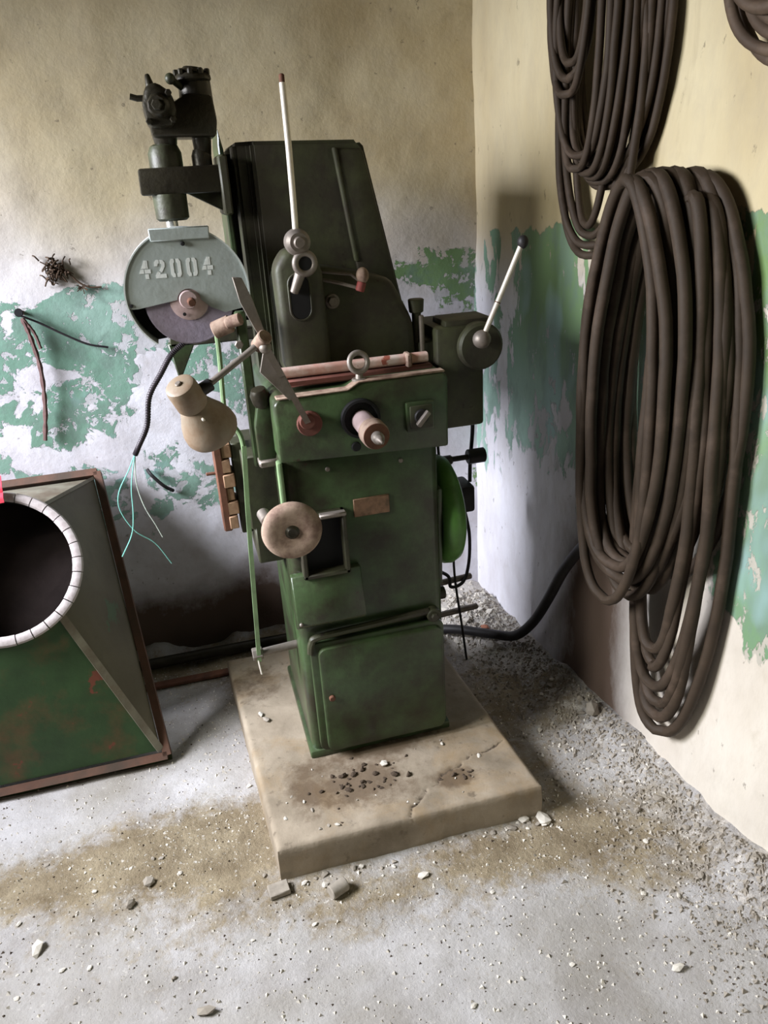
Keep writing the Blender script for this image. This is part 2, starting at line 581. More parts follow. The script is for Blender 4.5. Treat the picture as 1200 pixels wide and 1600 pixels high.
# hidden sides of the room: left wall with two window openings, wall behind the camera, ceiling
M['plaster'] = mat('dark_limewash', (78, 62, 40), 0.95, var=0.1, scale=4, bump=0.2)  # unseen walls toned dark and warm to weaken and tint bounce light
FY = -2.6
wl = new()
t = 0.28
zs = [WIN[0][2], WIN[0][3]]
box(LWX - t, LWX, FY, BWY + 0.1, 0, zs[0], bm=wl)
box(LWX - t, LWX, FY, BWY + 0.1, zs[1], 3.0, bm=wl)
box(LWX - t, LWX, FY, WIN[1][0], zs[0], zs[1], bm=wl)
box(LWX - t, LWX, WIN[1][1], WIN[0][0], zs[0], zs[1], bm=wl)
box(LWX - t, LWX, WIN[0][1], BWY + 0.1, zs[0], zs[1], bm=wl)
wall_left = struct('wall_left', wl, 'plaster')
struct('wall_front', box(LWX - t, rwx(FY) + 0.1, FY - 0.2, FY, 0, 3.0), 'plaster')
struct('ceiling', box(LWX - t, rwx(FY) + 0.1, FY - 0.2, BWY + 0.1, 3.0, 3.1), 'plaster')
M['frame_white'] = mat('window_frame_paint', (190, 186, 170), 0.7, dirt=(130, 120, 100), dirt_amt=0.3)
for i, (a, b_, c, d) in enumerate(WIN):
    fr = new()
    X0, X1 = LWX - 0.27, LWX - 0.21
    for (y0, y1, z0, z1) in ((a, a + 0.045, c, d), (b_ - 0.045, b_, c, d), (a, b_, c, c + 0.045), (a, b_, d - 0.045, d), ((a + b_) / 2 - 0.02, (a + b_) / 2 + 0.02, c, d)):
        box(X0, X1, y0, y1, z0, z1, 0.004, 1, fr)
    struct('window_%d' % (i + 1), fr, 'frame_white')

# floor: trodden concrete under dust, banked up with fallen plaster at the foot of the walls
def floor_h(x, y):
    d = rwx(y) - x
    h = 0.0035 * fbm(x * 5, y * 5, 2) + 0.0018 * fbm(x * 22, y * 22, 5)
    m = 0.6 + 0.7 * fbm(x * 3, y * 3, 8)
    h += max(0, m) * 0.075 * math.exp(-(d / 0.11) ** 2) * sm(0.2, 0.9, y) * sm(2.5, 1.9, y)
    h += 0.07 * math.exp(-((x - 0.86) ** 2 + (y - 2.26) ** 2) / 0.17 ** 2) * (0.9 + 0.5 * fbm(x * 12, y * 12, 1))
    h += 0.05 * math.exp(-((BWY - y) / 0.07) ** 2) * max(0, 0.6 + 0.8 * fbm(x * 5, 1.0, 3))
    r = 0.5 * sm(0.38, 0.1, d) + math.exp(-((x - 0.86) ** 2 + (y - 2.26) ** 2) / 0.2 ** 2)
    h += r * 0.008 * fbm(x * 40, y * 40, 6)
    return h


def floor_material():
    k = NT('dusty_concrete_floor')
    v = k.tc.outputs['Object']
    base = k.ramp(k.noise(4, 7, 0.6, v), 0.3, 0.7, lin((146, 141, 136)), lin((194, 192, 192)))
    brown = k.ramp(k.noise(9, 6, 0.65, v), 0.3, 0.7, lin((114, 100, 78)), lin((162, 149, 124)))
    m = k.math('ADD', k.attr('brown'), k.math('MULTIPLY', k.math('SUBTRACT', k.noise(5, 8, 0.65, v, 0.5), 0.5), 1.5))
    m = k.math('ADD', m, k.math('MULTIPLY', k.math('SUBTRACT', k.noise(26, 5, 0.75, v, 0.4), 0.5), 1.5))
    scuff = k.ramp(k.noise(2.2, 8, 0.7, v, 0.8), 0.42, 0.66)
    base = k.mix(k.math('MULTIPLY', scuff, 0.45), base, lin((140, 134, 118)))
    col = k.mix(k.ramp(m, 0.25, 0.8), base, brown)
    rub = k.math('ADD', k.attr('rubble'), k.math('MULTIPLY', k.math('SUBTRACT', k.noise(24, 6, 0.7, v), 0.5), 1.1))
    col = k.mix(k.ramp(rub, 0.42, 0.62), col, lin((206, 200, 192)))
    sp = k.ramp(k.noise(85, 4, 0.65, v), 0.62, 0.66)
    loose = k.math('ADD', 0.25, k.math('MAXIMUM', k.attr('rubble'), k.math('MULTIPLY', k.attr('brown'), 0.35)))
    col = k.mix(k.math('MULTIPLY', sp, k.math('MULTIPLY', loose, 1.0)), col, lin((220, 216, 208)))
    dk = k.ramp(k.noise(52, 6, 0.7, v), 0.58, 0.68)
    col = k.mix(k.math('MULTIPLY', dk, k.math('MULTIPLY', loose, 0.9)), col, lin((92, 82, 68)))
    k.l(col, k.b.inputs['Base Color'])
    k.b.inputs['Roughness'].default_value = 0.9
    k.b.inputs['Specular IOR Level'].default_value = 0.25
    n1 = k.bump(k.math('MULTIPLY', k.noise(70, 5, 0.75, v), loose), 1.0, 0.012)
    k.l(n1, k.b.inputs['Normal'])
    return k.m


BROWN = [(-0.45, 1.50, 0.50, 0.12, 0.95), (-0.12, 1.44, 0.24, 0.18, 0.75), (0.35, 1.24, 0.40, 0.11, 0.75), (0.80, 1.22, 0.26, 0.16, 0.75),
         (0.90, 1.05, 0.12, 0.06, 0.5), (-0.1, 1.55, 0.12, 0.12, 0.3), (0.75, 1.75, 0.14, 0.3, 0.8), (0.95, 1.75, 0.12, 0.2, 0.6), (-0.2, 2.3, 0.7, 0.10, 0.8), (0.3, 2.2, 0.4, 0.3, 0.6)]
us = list(np.arange(LWX, 1.16, 0.016))
fv = list(np.arange(FY, 0.55, 0.06)) + list(np.arange(0.55, 2.46, 0.014))
floor = grid_object('floor', us, fv, lambda u, v: (u, v, floor_h(u, v)), {
    'brown': lambda u, v: blobs(BROWN, u, v),
    'rubble': lambda u, v: 0.45 * sm(0.36, 0.05, rwx(v) - u) * sm(0.3, 0.9, v) + 0.75 * math.exp(-((u - 0.86) ** 2 + (v - 2.2) ** 2) / 0.22 ** 2) + 0.12 * sm(0.9, 0.5, v)},
    floor_material())

# ------------------------------------------------------------------ concrete plinth
PZ = 0.095
CRACK = [(0.352, 1.335), (0.36, 1.36), (0.388, 1.372), (0.417, 1.407), (0.448, 1.412), (0.47, 1.44), (0.513, 1.453), (0.56, 1.482), (0.61, 1.483), (0.665, 1.507)]


def seg_dist(px, py):
    best = 9
    for (a, b_), (c, d) in zip(CRACK, CRACK[1:]):
        vx, vy = c - a, d - b_
        tt = max(0, min(1, ((px - a) * vx + (py - b_) * vy) / (vx * vx + vy * vy)))
        best = min(best, math.hypot(px - a - tt * vx, py - b_ - tt * vy))
    return best


def plinth_xy(s, q):
    x0 = 0.027 + (-0.022 - 0.027) * q
    x1 = 0.692 + (0.645 - 0.692) * q
    return x0 + (x1 - x0) * s, 1.333 + (2.16 - 1.333) * q - 0.008 * s * (1 - q)


def make_plinth():
    n, m = 134, 150
    ss = [i / (n - 1) for i in range(n)]
    qs = [(j / (m - 1)) ** 1.15 for j in range(m)]
    verts, faces, crk = [], [], []
    for q in qs:
        for s in ss:
            x, y = plinth_xy(s, q)
            d = seg_dist(x + 0.006 * fbm(x * 60, y * 60), y + 0.006 * fbm(x * 60, y * 60, 4))
            z = PZ + 0.0016 * fbm(x * 18, y * 18, 3) - (0.005 * max(0, 1 - d / 0.0045))
            e = min(s * 0.66, (1 - s) * 0.66, q * 0.8, (1 - q) * 0.8)
            z -= 0.006 * max(0, 1 - e / 0.010) ** 2
            verts.append((x, y, z))
            crk.append(max(0, 1 - d / 0.0055) * (0.75 + 0.5 * fbm(x * 40, y * 40, 7)))
    for j in range(m - 1):
        for i in range(n - 1):
            faces.append((j * n + i, j * n + i + 1, (j + 1) * n + i + 1, (j + 1) * n + i))
    # rim down to the floor, in four courses so that the broken edge can wander
    loop = [i for i in range(n)] + [(j + 1) * n - 1 for j in range(1, m)] + [(m - 1) * n + i for i in range(n - 2, -1, -1)] + [j * n for j in range(m - 2, 0, -1)]
    prev = loop
    cx, cy = 0.33, 1.75
    for c in range(1, 6):
        z = PZ * (1 - c / 5) - 0.012 * (c == 5)
        cur = []
        for li in loop:
            x, y, zz = verts[li]
            o = 0.0015 + 0.002 * fbm(x * 25, y * 25, z * 40) + 0.002 * (c / 5)
            dx, dy = (x - cx), (y - cy)
            L = math.hypot(dx, dy)
            verts.append((x + dx / L * o, y + dy / L * o, z - 0.001))
            crk.append(0)
            cur.append(len(verts) - 1)
        for i in range(len(loop)):
            j = (i + 1) % len(loop)
            faces.append((prev[i], cur[i], cur[j], prev[j]))
        prev = cur
    me = bpy.data.meshes.new('concrete_plinth')
    me.from_pydata(verts, [], faces)
    a = me.attributes.new('crack', 'FLOAT', 'POINT')
    a.data.foreach_set('value', crk)
    SOIL = [(0.27, 1.48, 0.13, 0.06, 1.0), (0.50, 1.42, 0.05, 0.04, 0.9), (0.35, 1.59, 0.28, 0.05, 0.8), (0.12, 1.50, 0.06, 0.08, 0.6), (0.3, 1.40, 0.3, 0.04, 0.35), (0.05, 2.0, 0.12, 0.12, 0.7)]
    a = me.attributes.new('soil', 'FLOAT', 'POINT')
    a.data.foreach_set('value', [blobs(SOIL, p[0], p[1]) for p in verts])
    me.validate()
    smooth_by_angle(me, 0.8)
    k = NT('plinth_concrete')
    v = k.tc.outputs['Object']
    col = k.ramp(k.noise(6, 8, 0.6, v), 0.3, 0.7, lin((120, 108, 90)), lin((168, 155, 136)))
    st = k.ramp(k.noise(5, 6, 0.65, v, 0.4), 0.50, 0.68)
    col = k.mix(k.math('MULTIPLY', st, 0.5), col, lin((140, 112, 68)))
    dk = k.ramp(k.noise(30, 6, 0.65, v), 0.60, 0.70)
    col = k.mix(k.math('MULTIPLY', dk, 0.6), col, lin((82, 70, 56)))
    soil = k.ramp(k.math('ADD', k.attr('soil'), k.math('MULTIPLY', k.math('SUBTRACT', k.noise(22, 7, 0.7, v), 0.5), 1.4)), 0.35, 0.75)
    col = k.mix(k.math('MULTIPLY', soil, 0.8), col, lin((88, 70, 50)))
    col = k.mix(k.ramp(k.attr('crack'), 0.3, 0.7), col, lin((74, 62, 48)))
    k.l(col, k.b.inputs['Base Color'])
    k.b.inputs['Roughness'].default_value = 0.92
    k.l(k.bump(k.noise(80, 5, 0.7, v), 0.4, 0.003), k.b.inputs['Normal'])
    me.materials.append(k.m)
    o = bpy.data.objects.new('concrete_plinth', me)
    COL.objects.link(o)
    WORLD[o.name] = Vector((0, 0, 0))
    tag(o, 'low cracked concrete plinth carrying the green grinding machine', 'plinth')


make_plinth()

# ------------------------------------------------------------------ grinding machine
G = thing('grinding_machine', 'tall green grinding machine with grey wheel guard standing on the concrete plinth', 'machine', (0.355, 1.80, PZ))

# pedestal with its door
b = box(0.166, 0.545, 1.612, 2.02, PZ - 0.003, 0.955, 0.022, 3)
ped = obj('pedestal', b, 'green', G)
o = obj('pedestal_foot', box(0.158, 0.552, 1.606, 2.03, PZ - 0.003, PZ + 0.022, 0.006, 2), 'green', G)


def rounded(x0, x1, z0, z1, r, n=5):
    pts = []
    for cx, cz, a0 in ((x1 - r, z1 - r, 0), (x0 + r, z1 - r, 90), (x0 + r, z0 + r, 180), (x1 - r, z0 + r, 270)):
        for i in range(n + 1):
            a = math.radians(a0 + 90 * i / n)
            pts.append((cx + r * math.cos(a), cz + r * math.sin(a)))
    return pts


b = prism(rounded(0.186, 0.538, 0.122, 0.458, 0.022), 1.594, 1.614, 0.003, 2)
o = obj('door_frame', b, 'green', G)
b = prism(rounded(0.204, 0.530, 0.128, 0.446, 0.020), 1.578, 1.597, 0.005, 2)
door = obj('door', b, 'green', G)
obj('latch', cyl((0.226, 1.581, 0.300), (0.226, 1.570, 0.300), 0.008), 'rust', door)
b = new()
cyl((0.512, 1.612, 0.475), (0.512, 1.588, 0.475), 0.019, bm=b)
cyl((0.512, 1.590, 0.475), (0.512, 1.580, 0.475), 0.010, seg=6, bm=b)
obj('bolt', b, 'green_grimy', G)
obj('drain_pipe', tube(spline([(0.187, 1.600, 0.43), (0.192, 1.596, 0.462), (0.215, 1.594, 0.476), (0.36, 1.596, 0.482), (0.50, 1.600, 0.486)]), 0.009), 'green_grimy', G)

# chute-like apron and the dark opening above it
b = prism([(1.612, 0.655), (1.590, 0.655), (1.560, 0.535), (1.566, 0.528), (1.600, 0.505), (1.612, 0.505)], 0.160, 0.330, 0.003, 1, axis='x')
apron = obj('apron', b, 'green', G)
ball((0.168, 1.558, 0.542), 0.005, sub=2, bm=(b := new()))
obj('rivet', b, 'steel', apron)
b = new()
box(0.190, 0.202, 1.580, 1.614, 0.645, 0.806, 0.003, 1, b)
box(0.292, 0.304, 1.580, 1.614, 0.645, 0.806, 0.003, 1, b)
box(0.190, 0.304, 1.580, 1.614, 0.645, 0.657, 0.003, 1, b)
box(0.190, 0.304, 1.580, 1.614, 0.794, 0.806, 0.003, 1, b)
rec = obj('opening_frame', b, 'green_grimy', G)
obj('opening', box(0.198, 0.296, 1.607, 1.612, 0.650, 0.800), 'black', rec)  # flat black sheet painting the shade inside the opening
b = box(0.240, 0.304, 1.575, 1.595, 0.797, 0.808, 0.003, 1)
obj('lip', b, 'steel', rec)

# round dusty handwheel
hw = obj('handwheel', lathe([(0, 0.004), (0.020, 0.002), (0.036, -0.003), (0.052, -0.004), (0.060, -0.001), (0.0655, 0.005), (0.067, 0.012), (0.0655, 0.020), (0.055, 0.026), (0, 0.026)], (0.166, 1.500, 0.812), (0.05, 1, 0.02), 48), 'dusty', G)
obj('hub', lathe([(0, -0.001), (0.010, -0.003), (0.016, 0.002), (0.016, 0.012), (0, 0.012)], (0.166, 1.500, 0.812), (0.05, 1, 0.02), 24), 'oily', hw)
obj('wheel_shaft', cyl((0.167, 1.526, 0.8125), (0.170, 1.63, 0.815), 0.017), 'steel', hw)
obj('crank_stub', cyl((0.118, 1.53, 0.835), (0.112, 1.565, 0.842), 0.014), 'steel', hw)

obj('nameplate', box(0.328, 0.416, 1.6075, 1.613, 0.775, 0.821, 0.0015, 1), 'brass', G)
for (x, z) in ((0.275, 0.905), (0.45, 0.90)):
    obj('screw', cyl((x, 1.614, z), (x, 1.608, z), 0.006, seg=10), 'steel', G)

# upper casing with stepped top edge
b = prism([(0.166, 0.945), (0.558, 0.930), (0.560, 1.094), (0.548, 1.108), (0.355, 1.106), (0.330, 1.092), (0.180, 1.090), (0.166, 1.078)], 1.575, 2.00, 0.007, 2)
casing = obj('casing', b, 'green', G)
b = prism([(0.172, 1.0885), (0.330, 1.0905), (0.355, 1.1045), (0.552, 1.1065), (0.552, 1.1105), (0.354, 1.1095), (0.328, 1.095), (0.172, 1.0935)], 1.572, 1.600, 0.002, 1)
obj('dusty_top_edge', b, 'dusty', casing)
sp = obj('spindle_bore', lathe([(0, 0.0105), (0.036, 0.0105), (0.038, 0.0), (0.043, 0.001), (0.045, 0.004), (0.045, 0.02), (0, 0.02)], (0.352, 1.5635, 1.026), (0, 1, 0), 32), 'black', G)  # shallow black disc painting the shade of a deep bore
spn = obj('spindle', lathe([(0, 0), (0.022, 0), (0.0235, 0.006), (0.025, 0.10), (0, 0.10)], (0.355, 1.585, 1.021), (0, -1, 0), 28), 'flange', G)
obj('spindle_nose', lathe([(0, 0), (0.027, 0), (0.030, 0.004), (0.030, 0.034), (0.027, 0.040), (0.0, 0.040)], (0.355, 1.487, 1.021), (0, -1, 0), 32), 'dusty', spn)
obj('nose_face', lathe([(0, 0), (0.0275, 0), (0.0275, 0.003), (0.016, 0.005), (0.0, 0.005)], (0.355, 1.448, 1.021), (0, -1, 0), 32), 'rust', spn)
obj('spindle_tip', lathe([(0, 0), (0.013, 0), (0.013, 0.014), (0.009, 0.018), (0.009, 0.028), (0.004, 0.034), (0.0025, 0.046), (0, 0.047)], (0.355, 1.444, 1.021), (0, -1, 0), 20), 'steel', spn)
b = box(0.456, 0.523, 1.563, 1.577, 0.980, 1.048, 0.004, 2)
sw = obj('switch_plate', b, 'green', G)
obj('switch_inset', box(0.463, 0.516, 1.559, 1.565, 0.987, 1.041, 0.003, 2), 'green_grimy', sw)
obj('dial', cyl((0.489, 1.562, 1.016), (0.489, 1.553, 1.016), 0.017), 'black_rubber', sw)
b = box(-0.006, 0.006, 1.541, 1.556, -0.021, 0.021, 0.004, 2)
bmesh.ops.rotate(b, cent=(0, 1.55, 0), matrix=Matrix.Rotation(math.radians(42), 3, 'Y'), verts=b.verts)
bmesh.ops.translate(b, vec=(0.490, 0, 1.013), verts=b.verts)
obj('switch_knob', b, 'steel', sw)
obj('plug', cyl((0.338, 1.577, 0.962), (0.338, 1.570, 0.962), 0.011), 'black', G)
b = new()
torus((0.3605, 1.590, 1.146), (0.1, -1, 0.25), 0.0205, 0.0062, bm=b)
cyl((0.3605, 1.592, 1.104), (0.3605, 1.591, 1.128), 0.010, 0.007, bm=b)
cyl((0.3605, 1.592, 1.104), (0.3605, 1.592, 1.111), 0.017, bm=b)
obj('eye_bolt', b, 'steel', G)
obj('rail', prism(rounded(1.626, 1.650, 1.119, 1.142, 0.008), 0.196, 0.532, 0.001, 1, axis='x'), 'rail', G)
obj('rail_bed', box(0.190, 0.540, 1.620, 1.665, 1.100, 1.117, 0.004, 1), 'red_dull', G)
b = box(0.478, 0.492, 1.62, 1.652, 1.112, 1.145, 0.004, 1)
obj('rail_clip', b, 'dusty', G)
b = new()
cyl((0.232, 1.578, 1.038), (0.232, 1.556, 1.038), 0.017, bm=b)
cyl((0.238, 1.578, 1.030), (0.238, 1.566, 1.030), 0.028, bm=b)
obj('lamp_boss', b, 'red_dull', G)

# column cover: straight on the left, flaring on the right
b = prism([(0.176, 1.03), (0.585, 1.03), (0.468, 1.578), (0.455, 1.592), (0.176, 1.600)], 1.85, 2.20)
bmesh.ops.bevel(b, geom=[e for e in b.edges if all(abs(v.co.x - 0.176) < 1e-4 and v.co.y < 1.86 for v in e.verts)], offset=0.036, segments=10, affect='EDGES')
bmesh.ops.bevel(b, geom=[e for e in b.edges if e.is_manifold and e.calc_face_angle(0) > 0.6], offset=0.008, segments=2, affect='EDGES')
colm = obj('column_cover', b, 'green_grimy', G)
b = prism([(0.452, 1.16), (0.552, 1.16), (0.462, 1.572), (0.398, 1.576)], 1.838, 1.856, 0.006, 2)
obj('raised_panel', b, 'green_grimy', colm)
b = prism([(0.427, 1.33), (0.438, 1.33), (0.402, 1.578), (0.392, 1.578)], 1.834, 1.858, 0.004, 2)
obj('rib', b, 'green_grimy', colm)
b = prism([(0.150, 1.20), (0.165, 1.20), (0.162, 1.590), (0.154, 1.635), (0.150, 1.60)], 1.965, 2.14, 0.003, 1)
obj('side_plate', b, 'green', colm)
obj('plate_gap', box(0.163, 0.178, 1.975, 2.10, 1.20, 1.58), 'black', colm)
for z in (1.47, 1.30):
    obj('bolt', cyl((0.158, 1.967, z), (0.158, 1.957, z), 0.008, seg=6), 'green_light', colm)

# front housing with slotted boss and feed lever
b = prism([(0.222, 1.092), (0.535, 1.072), (0.530, 1.200), (0.480, 1.300), (0.330, 1.335), (0.222, 1.335)], 1.712, 1.87, 0.022, 3)
hs = obj('housing', b, 'green_grimy', G)
b = prism([(0.216, 1.120), (0.322, 1.112), (0.318, 1.335), (0.296, 1.380), (0.240, 1.382), (0.213, 1.345)], 1.682, 1.76, 0.016, 3)
bo = obj('slotted_boss', b, 'green_grimy', hs)


def stadium(cx, cz, w, h, n=9):
    r = w / 2
    pts = [(cx + r * math.cos(math.pi * i / n), cz + h / 2 - r + r * math.sin(math.pi * i / n)) for i in range(n + 1)]
    pts += [(cx + r * math.cos(math.pi + math.pi * i / n), cz - h / 2 + r + r * math.sin(math.pi + math.pi * i / n)) for i in range(n + 1)]
    return pts


obj('slot', prism(stadium(0.262, 1.282, 0.042, 0.095), 1.679, 1.690, 0.001, 1), 'black', hs)  # black oval laid on the boss, painting the slot's shaded depth
obj('slot_rim', tube([(x, 1.681, z) for x, z in stadium(0.262, 1.282, 0.046, 0.099)], 0.0028, 6, closed=True), 'green_grimy', hs)
b = prism([(0.212, 1.072), (0.36, 1.062), (0.37, 1.10), (0.226, 1.115)], 1.70, 1.80, 0.010, 2)
obj('lower_collar', b, 'green_light', hs)
lv = new()
tube([(0.2645, 1.672, 1.405), (0.2655, 1.668, 1.47), (0.2675, 1.672, 1.575), (0.270, 1.69, 1.69)], 0.0065, 12, bm=lv)
lever = obj('feed_lever', lv, 'lever', G)
obj('lever_tip', cyl((0.270, 1.69, 1.688), (0.2703, 1.693, 1.706), 0.0055), 'rust', lever)
b = new()
lathe([(0, 0), (0.019, 0), (0.026, 0.006), (0.028, 0.02), (0.026, 0.034), (0.0, 0.036)], (0.2665, 1.652, 1.395), (-0.05, 1, 0), 28, b)
cyl((0.2665, 1.640, 1.395), (0.2665, 1.655, 1.395), 0.012, bm=b)
obj('lever_hub', b, 'steel', lever)
b = new()
torus((0.276, 1.662, 1.352), (0.05, -1, 0), 0.0205, 0.0075, bm=b)
obj('lever_fork', b, 'steel', lever)
obj('fork_pin', cyl((0.276, 1.680, 1.352), (0.276, 1.658, 1.352), 0.017), 'black', lever)
obj('lever_foot', cyl((0.268, 1.668, 1.338), (0.248, 1.672, 1.292), 0.012, 0.009), 'steel', lever)
# small red-tipped handle on the housing
b = new()
tube([(0.312, 1.716, 1.312), (0.36, 1.690, 1.300), (0.392, 1.675, 1.290)], 0.004, 8, bm=b)
tube([(0.320, 1.716, 1.326), (0.38, 1.69, 1.318), (0.398, 1.68, 1.302)], 0.003, 8, bm=b)
hd = obj('stop_handle', b, 'steel', G)
b = new()
ball((0.402, 1.672, 1.316), 0.014, b, (1, 1, 1.25))
obj('handle_knob', b, 'dusty', hd)
obj('red_collar', cyl((0.393, 1.672, 1.283), (0.400, 1.672, 1.303), 0.010), 'red_worn', hd)
b = new()
cyl((0.338, 1.716, 1.262), (0.338, 1.698, 1.262), 0.012, seg=6, bm=b)
cyl((0.338, 1.716, 1.262), (0.338, 1.708, 1.262), 0.017, bm=b)
obj('hex_bolt', b, 'steel', G)

# bracket on the right with ball lever
b = box(0.575, 0.694, 1.69, 1.88, 0.932, 1.180, 0.010, 2)
br = obj('side_bracket', b, 'green_grimy', G)
b = new()
lathe([(0, 0), (0.050, 0), (0.056, 0.006), (0.058, 0.05), (0.0, 0.05)], (0.680, 1.672, 1.130), (0, 1, 0), 32, b)
obj('bracket_boss', b, 'green_grimy', br)
obj('boss_cap', box(0.600, 0.720, 1.70, 1.80, 1.168, 1.194, 0.008, 2), 'green_grimy', br)
b = new()
tube([(0.676, 1.65, 1.160), (0.722, 1.645, 1.262), (0.762, 1.64, 1.352)], 0.0062, 12, bm=b)
l2 = obj('ball_lever', b, 'lever', G)
obj('ball_joint', ball((0.672, 1.652, 1.152), 0.0215), 'steel', l2)
b = new()
ball((0.766, 1.639, 1.360), 0.0125, b, (1, 1, 1.2))
obj('lever_knob', b, 'black_rubber', l2)
obj('lever_groove', torus((0.709, 1.6465, 1.233), (0.4, 0, 0.9), 0.0062, 0.0012, 16, 6), 'rust', l2)
b = new()
cyl((0.541, 1.735, 1.215), (0.541, 1.735, 1.246), 0.017, 0.019, bm=b)
cyl((0.541, 1.735, 1.09), (0.541, 1.735, 1.22), 0.011, bm=b)
obj('stop_post', b, 'green_grimy', G)
obj('stop_screw', cyl((0.548, 1.72, 1.10), (0.548, 1.72, 1.21), 0.006), 'steel', G)
obj('terminal_box', box(0.700, 0.724, 1.84, 1.95, 0.90, 1.05, 0.012, 2), 'black_rubber', G)
obj('right_side_pipe', cyl((0.580, 1.672, 0.93), (0.580, 1.672, 1.08), 0.007), 'steel', br)
obj('cross_brace', box(0.535, 0.60, 1.72, 1.86, 0.95, 1.15, 0.006, 1), 'green_grimy', G)

# green belt pulley on the right side
p = obj('belt_pulley', lathe([(0, 0), (0.040, 0), (0.040, 0.010), (0.095, 0.014), (0.104, 0.0), (0.118, -0.006), (0.134, -0.002), (0.146, 0.014), (0.148, 0.030), (0.140, 0.048), (0.124, 0.056), (0.104, 0.052), (0.094, 0.036), (0.045, 0.034), (0.036, 0.052), (0, 0.052)], (0.568, 1.765, 0.690), (1, 0, 0), 48), 'green_bright', G)
obj('pulley_axle', cyl((0.54, 1.765, 0.690), (0.575, 1.765, 0.690), 0.03), 'green_grimy', p)
b = prism([(1.66, 0.52), (1.90, 0.52), (1.92, 0.80), (1.64, 0.80)], 0.543, 0.562, 0.006, 2, axis='x')
obj('pulley_backplate', b, 'green', G)
for (y, z) in ((1.72, 0.46), (1.86, 0.30)):
    obj('pipe_stub', cyl((0.53, y, z), (0.585, y, z), 0.018), 'oily', G)

# electric gear behind the right side
b = box(0.730, 0.775, 1.96, 2.06, 0.570, 0.655, 0.010, 2)
eb = obj('motor_starter', b, 'black_rubber', G)
obj('starter_knob', cyl((0.752, 1.965, 0.748), (0.805, 1.965, 0.748), 0.022), 'black_rubber', G)
obj('knob_stem', cyl((0.70, 1.965, 0.748), (0.755, 1.965, 0.748), 0.008), 'black_rubber', G)
obj('gear_arm', box(0.53, 0.735, 1.96, 2.01, 0.60, 0.635, 0.004, 1), 'green_grimy', G)
obj('gear_arm', box(0.53, 0.705, 1.955, 1.975, 0.735, 0.76, 0.004, 1), 'green_grimy', G)
for z, x1 in ((0.312, 0.78), (0.195, 0.80)):
    obj('rear_rod', cyl((0.54, 2.01, z), (x1, 2.02, z + 0.008), 0.010), 'steel', G)
obj('power_lead', tube(spline([(0.712, 1.92, 0.905), (0.770, 1.97, 0.86), (0.774, 2.0, 0.72), (0.772, 2.0, 0.655)]), 0.006), 'black_rubber', G)
obj('power_lead', tube(spline([(0.752, 2.0, 0.572), (0.768, 2.0, 0.48), (0.765, 2.0, 0.38), (0.745, 2.0, 0.315), (0.70, 1.99, 0.31), (0.685, 1.98, 0.36), (0.60, 1.95, 0.42), (0.54, 1.94, 0.43)]), 0.0055), 'black_rubber', G)
obj('hanging_lead', tube(spline([(0.622, 1.84, 0.935), (0.626, 1.85, 0.80), (0.700, 1.97, 0.60), (0.716, 2.0, 0.35), (0.735, 1.99, 0.15), (0.745, 1.98, 0.03)]), 0.004), 'black_rubber', G)

# left side: rods, rack plate, posts
obj('guide_post', box(0.118, 0.142, 1.69, 1.715, 0.905, 1.262, 0.004, 1), 'green', G)
obj('feed_rod', tube(spline([(0.075, 1.70, 1.232), (0.074, 1.70, 1.17), (0.068, 1.70, 1.06), (0.072, 1.70, 1.03), (0.095, 1.70, 0.985), (0.099, 1.70, 0.93)]), 0.0055), 'green_light', G)
b = new()
tube([(0.100, 1.70, 0.960), (0.088, 1.70, 0.80), (0.073, 1.70, 0.55), (0.063, 1.70, 0.372)], 0.0075, 4, bm=b)
fb = obj('connecting_bar', b, 'green_light', G)
b = new()
cyl((0.170, 1.71, 0.395), (0.052, 1.71, 0.388), 0.011, bm=b)
cyl((0.075, 1.71, 0.389), (0.048, 1.71, 0.388), 0.017, seg=6, bm=b)
obj('bar_pin', b, 'steel', fb)
obj('cotter', tube([(0.060, 1.70, 0.385), (0.062, 1.69, 0.36), (0.064, 1.688, 0.338)], 0.0025, 6), 'lever', fb)
b = new()
cyl((0.070, 1.70, 1.226), (0.108, 1.69, 1.240), 0.019, bm=b)
cyl((0.098, 1.675, 1.243), (0.128, 1.66, 1.252), 0.013, bm=b)
obj('rod_clamp', b, 'dusty', G)
obj('clamp_bolt', cyl((0.118, 1.682, 1.195), (0.118, 1.672, 1.195), 0.010, seg=6), 'steel', G)
b = new()
lathe([(0, 0), (0.017, 0.0), (0.021, 0.010), (0.022, 0.030), (0.016, 0.042), (0, 0.046)], (0.153, 1.675, 1.055), (-0.2, -0.2, 1), 24, b)
obj('knob', b, 'oily', G)
obj('knob_bracket', prism([(0.128, 0.925), (0.172, 0.925), (0.172, 1.06), (0.140, 1.065), (0.128, 1.01)], 1.66, 1.73, 0.006, 2), 'green', G)
obj('bracket_cap', box(0.126, 0.178, 1.65, 1.72, 0.915, 0.932, 0.004, 1), 'steel', G)
b = box(0.092, 0.170, 1.72, 1.95, 0.735, 0.925, 0.004, 1)
obj('gear_box', b, 'green_grimy', G)
obj('gear_box_step', box(0.100, 0.170, 1.72, 1.90, 0.640, 0.745, 0.004, 1), 'green_grimy', G)
rk = obj('rack_plate', box(0.028, 0.050, 1.78, 1.86, 0.715, 0.948, 0.004, 1), 'rust', G)
for i in range(6):
    z = 0.722 + i * 0.037
    obj('tooth', box(0.044, 0.066 + 0.006 * (i % 2), 1.776 + 0.004 * (i % 3), 1.85, z, z + 0.0335, 0.002, 1), 'rust_tan', rk)
obj('rack_pin', cyl((0.005, 1.80, 0.868), (0.035, 1.80, 0.868), 0.004), 'rust', rk)
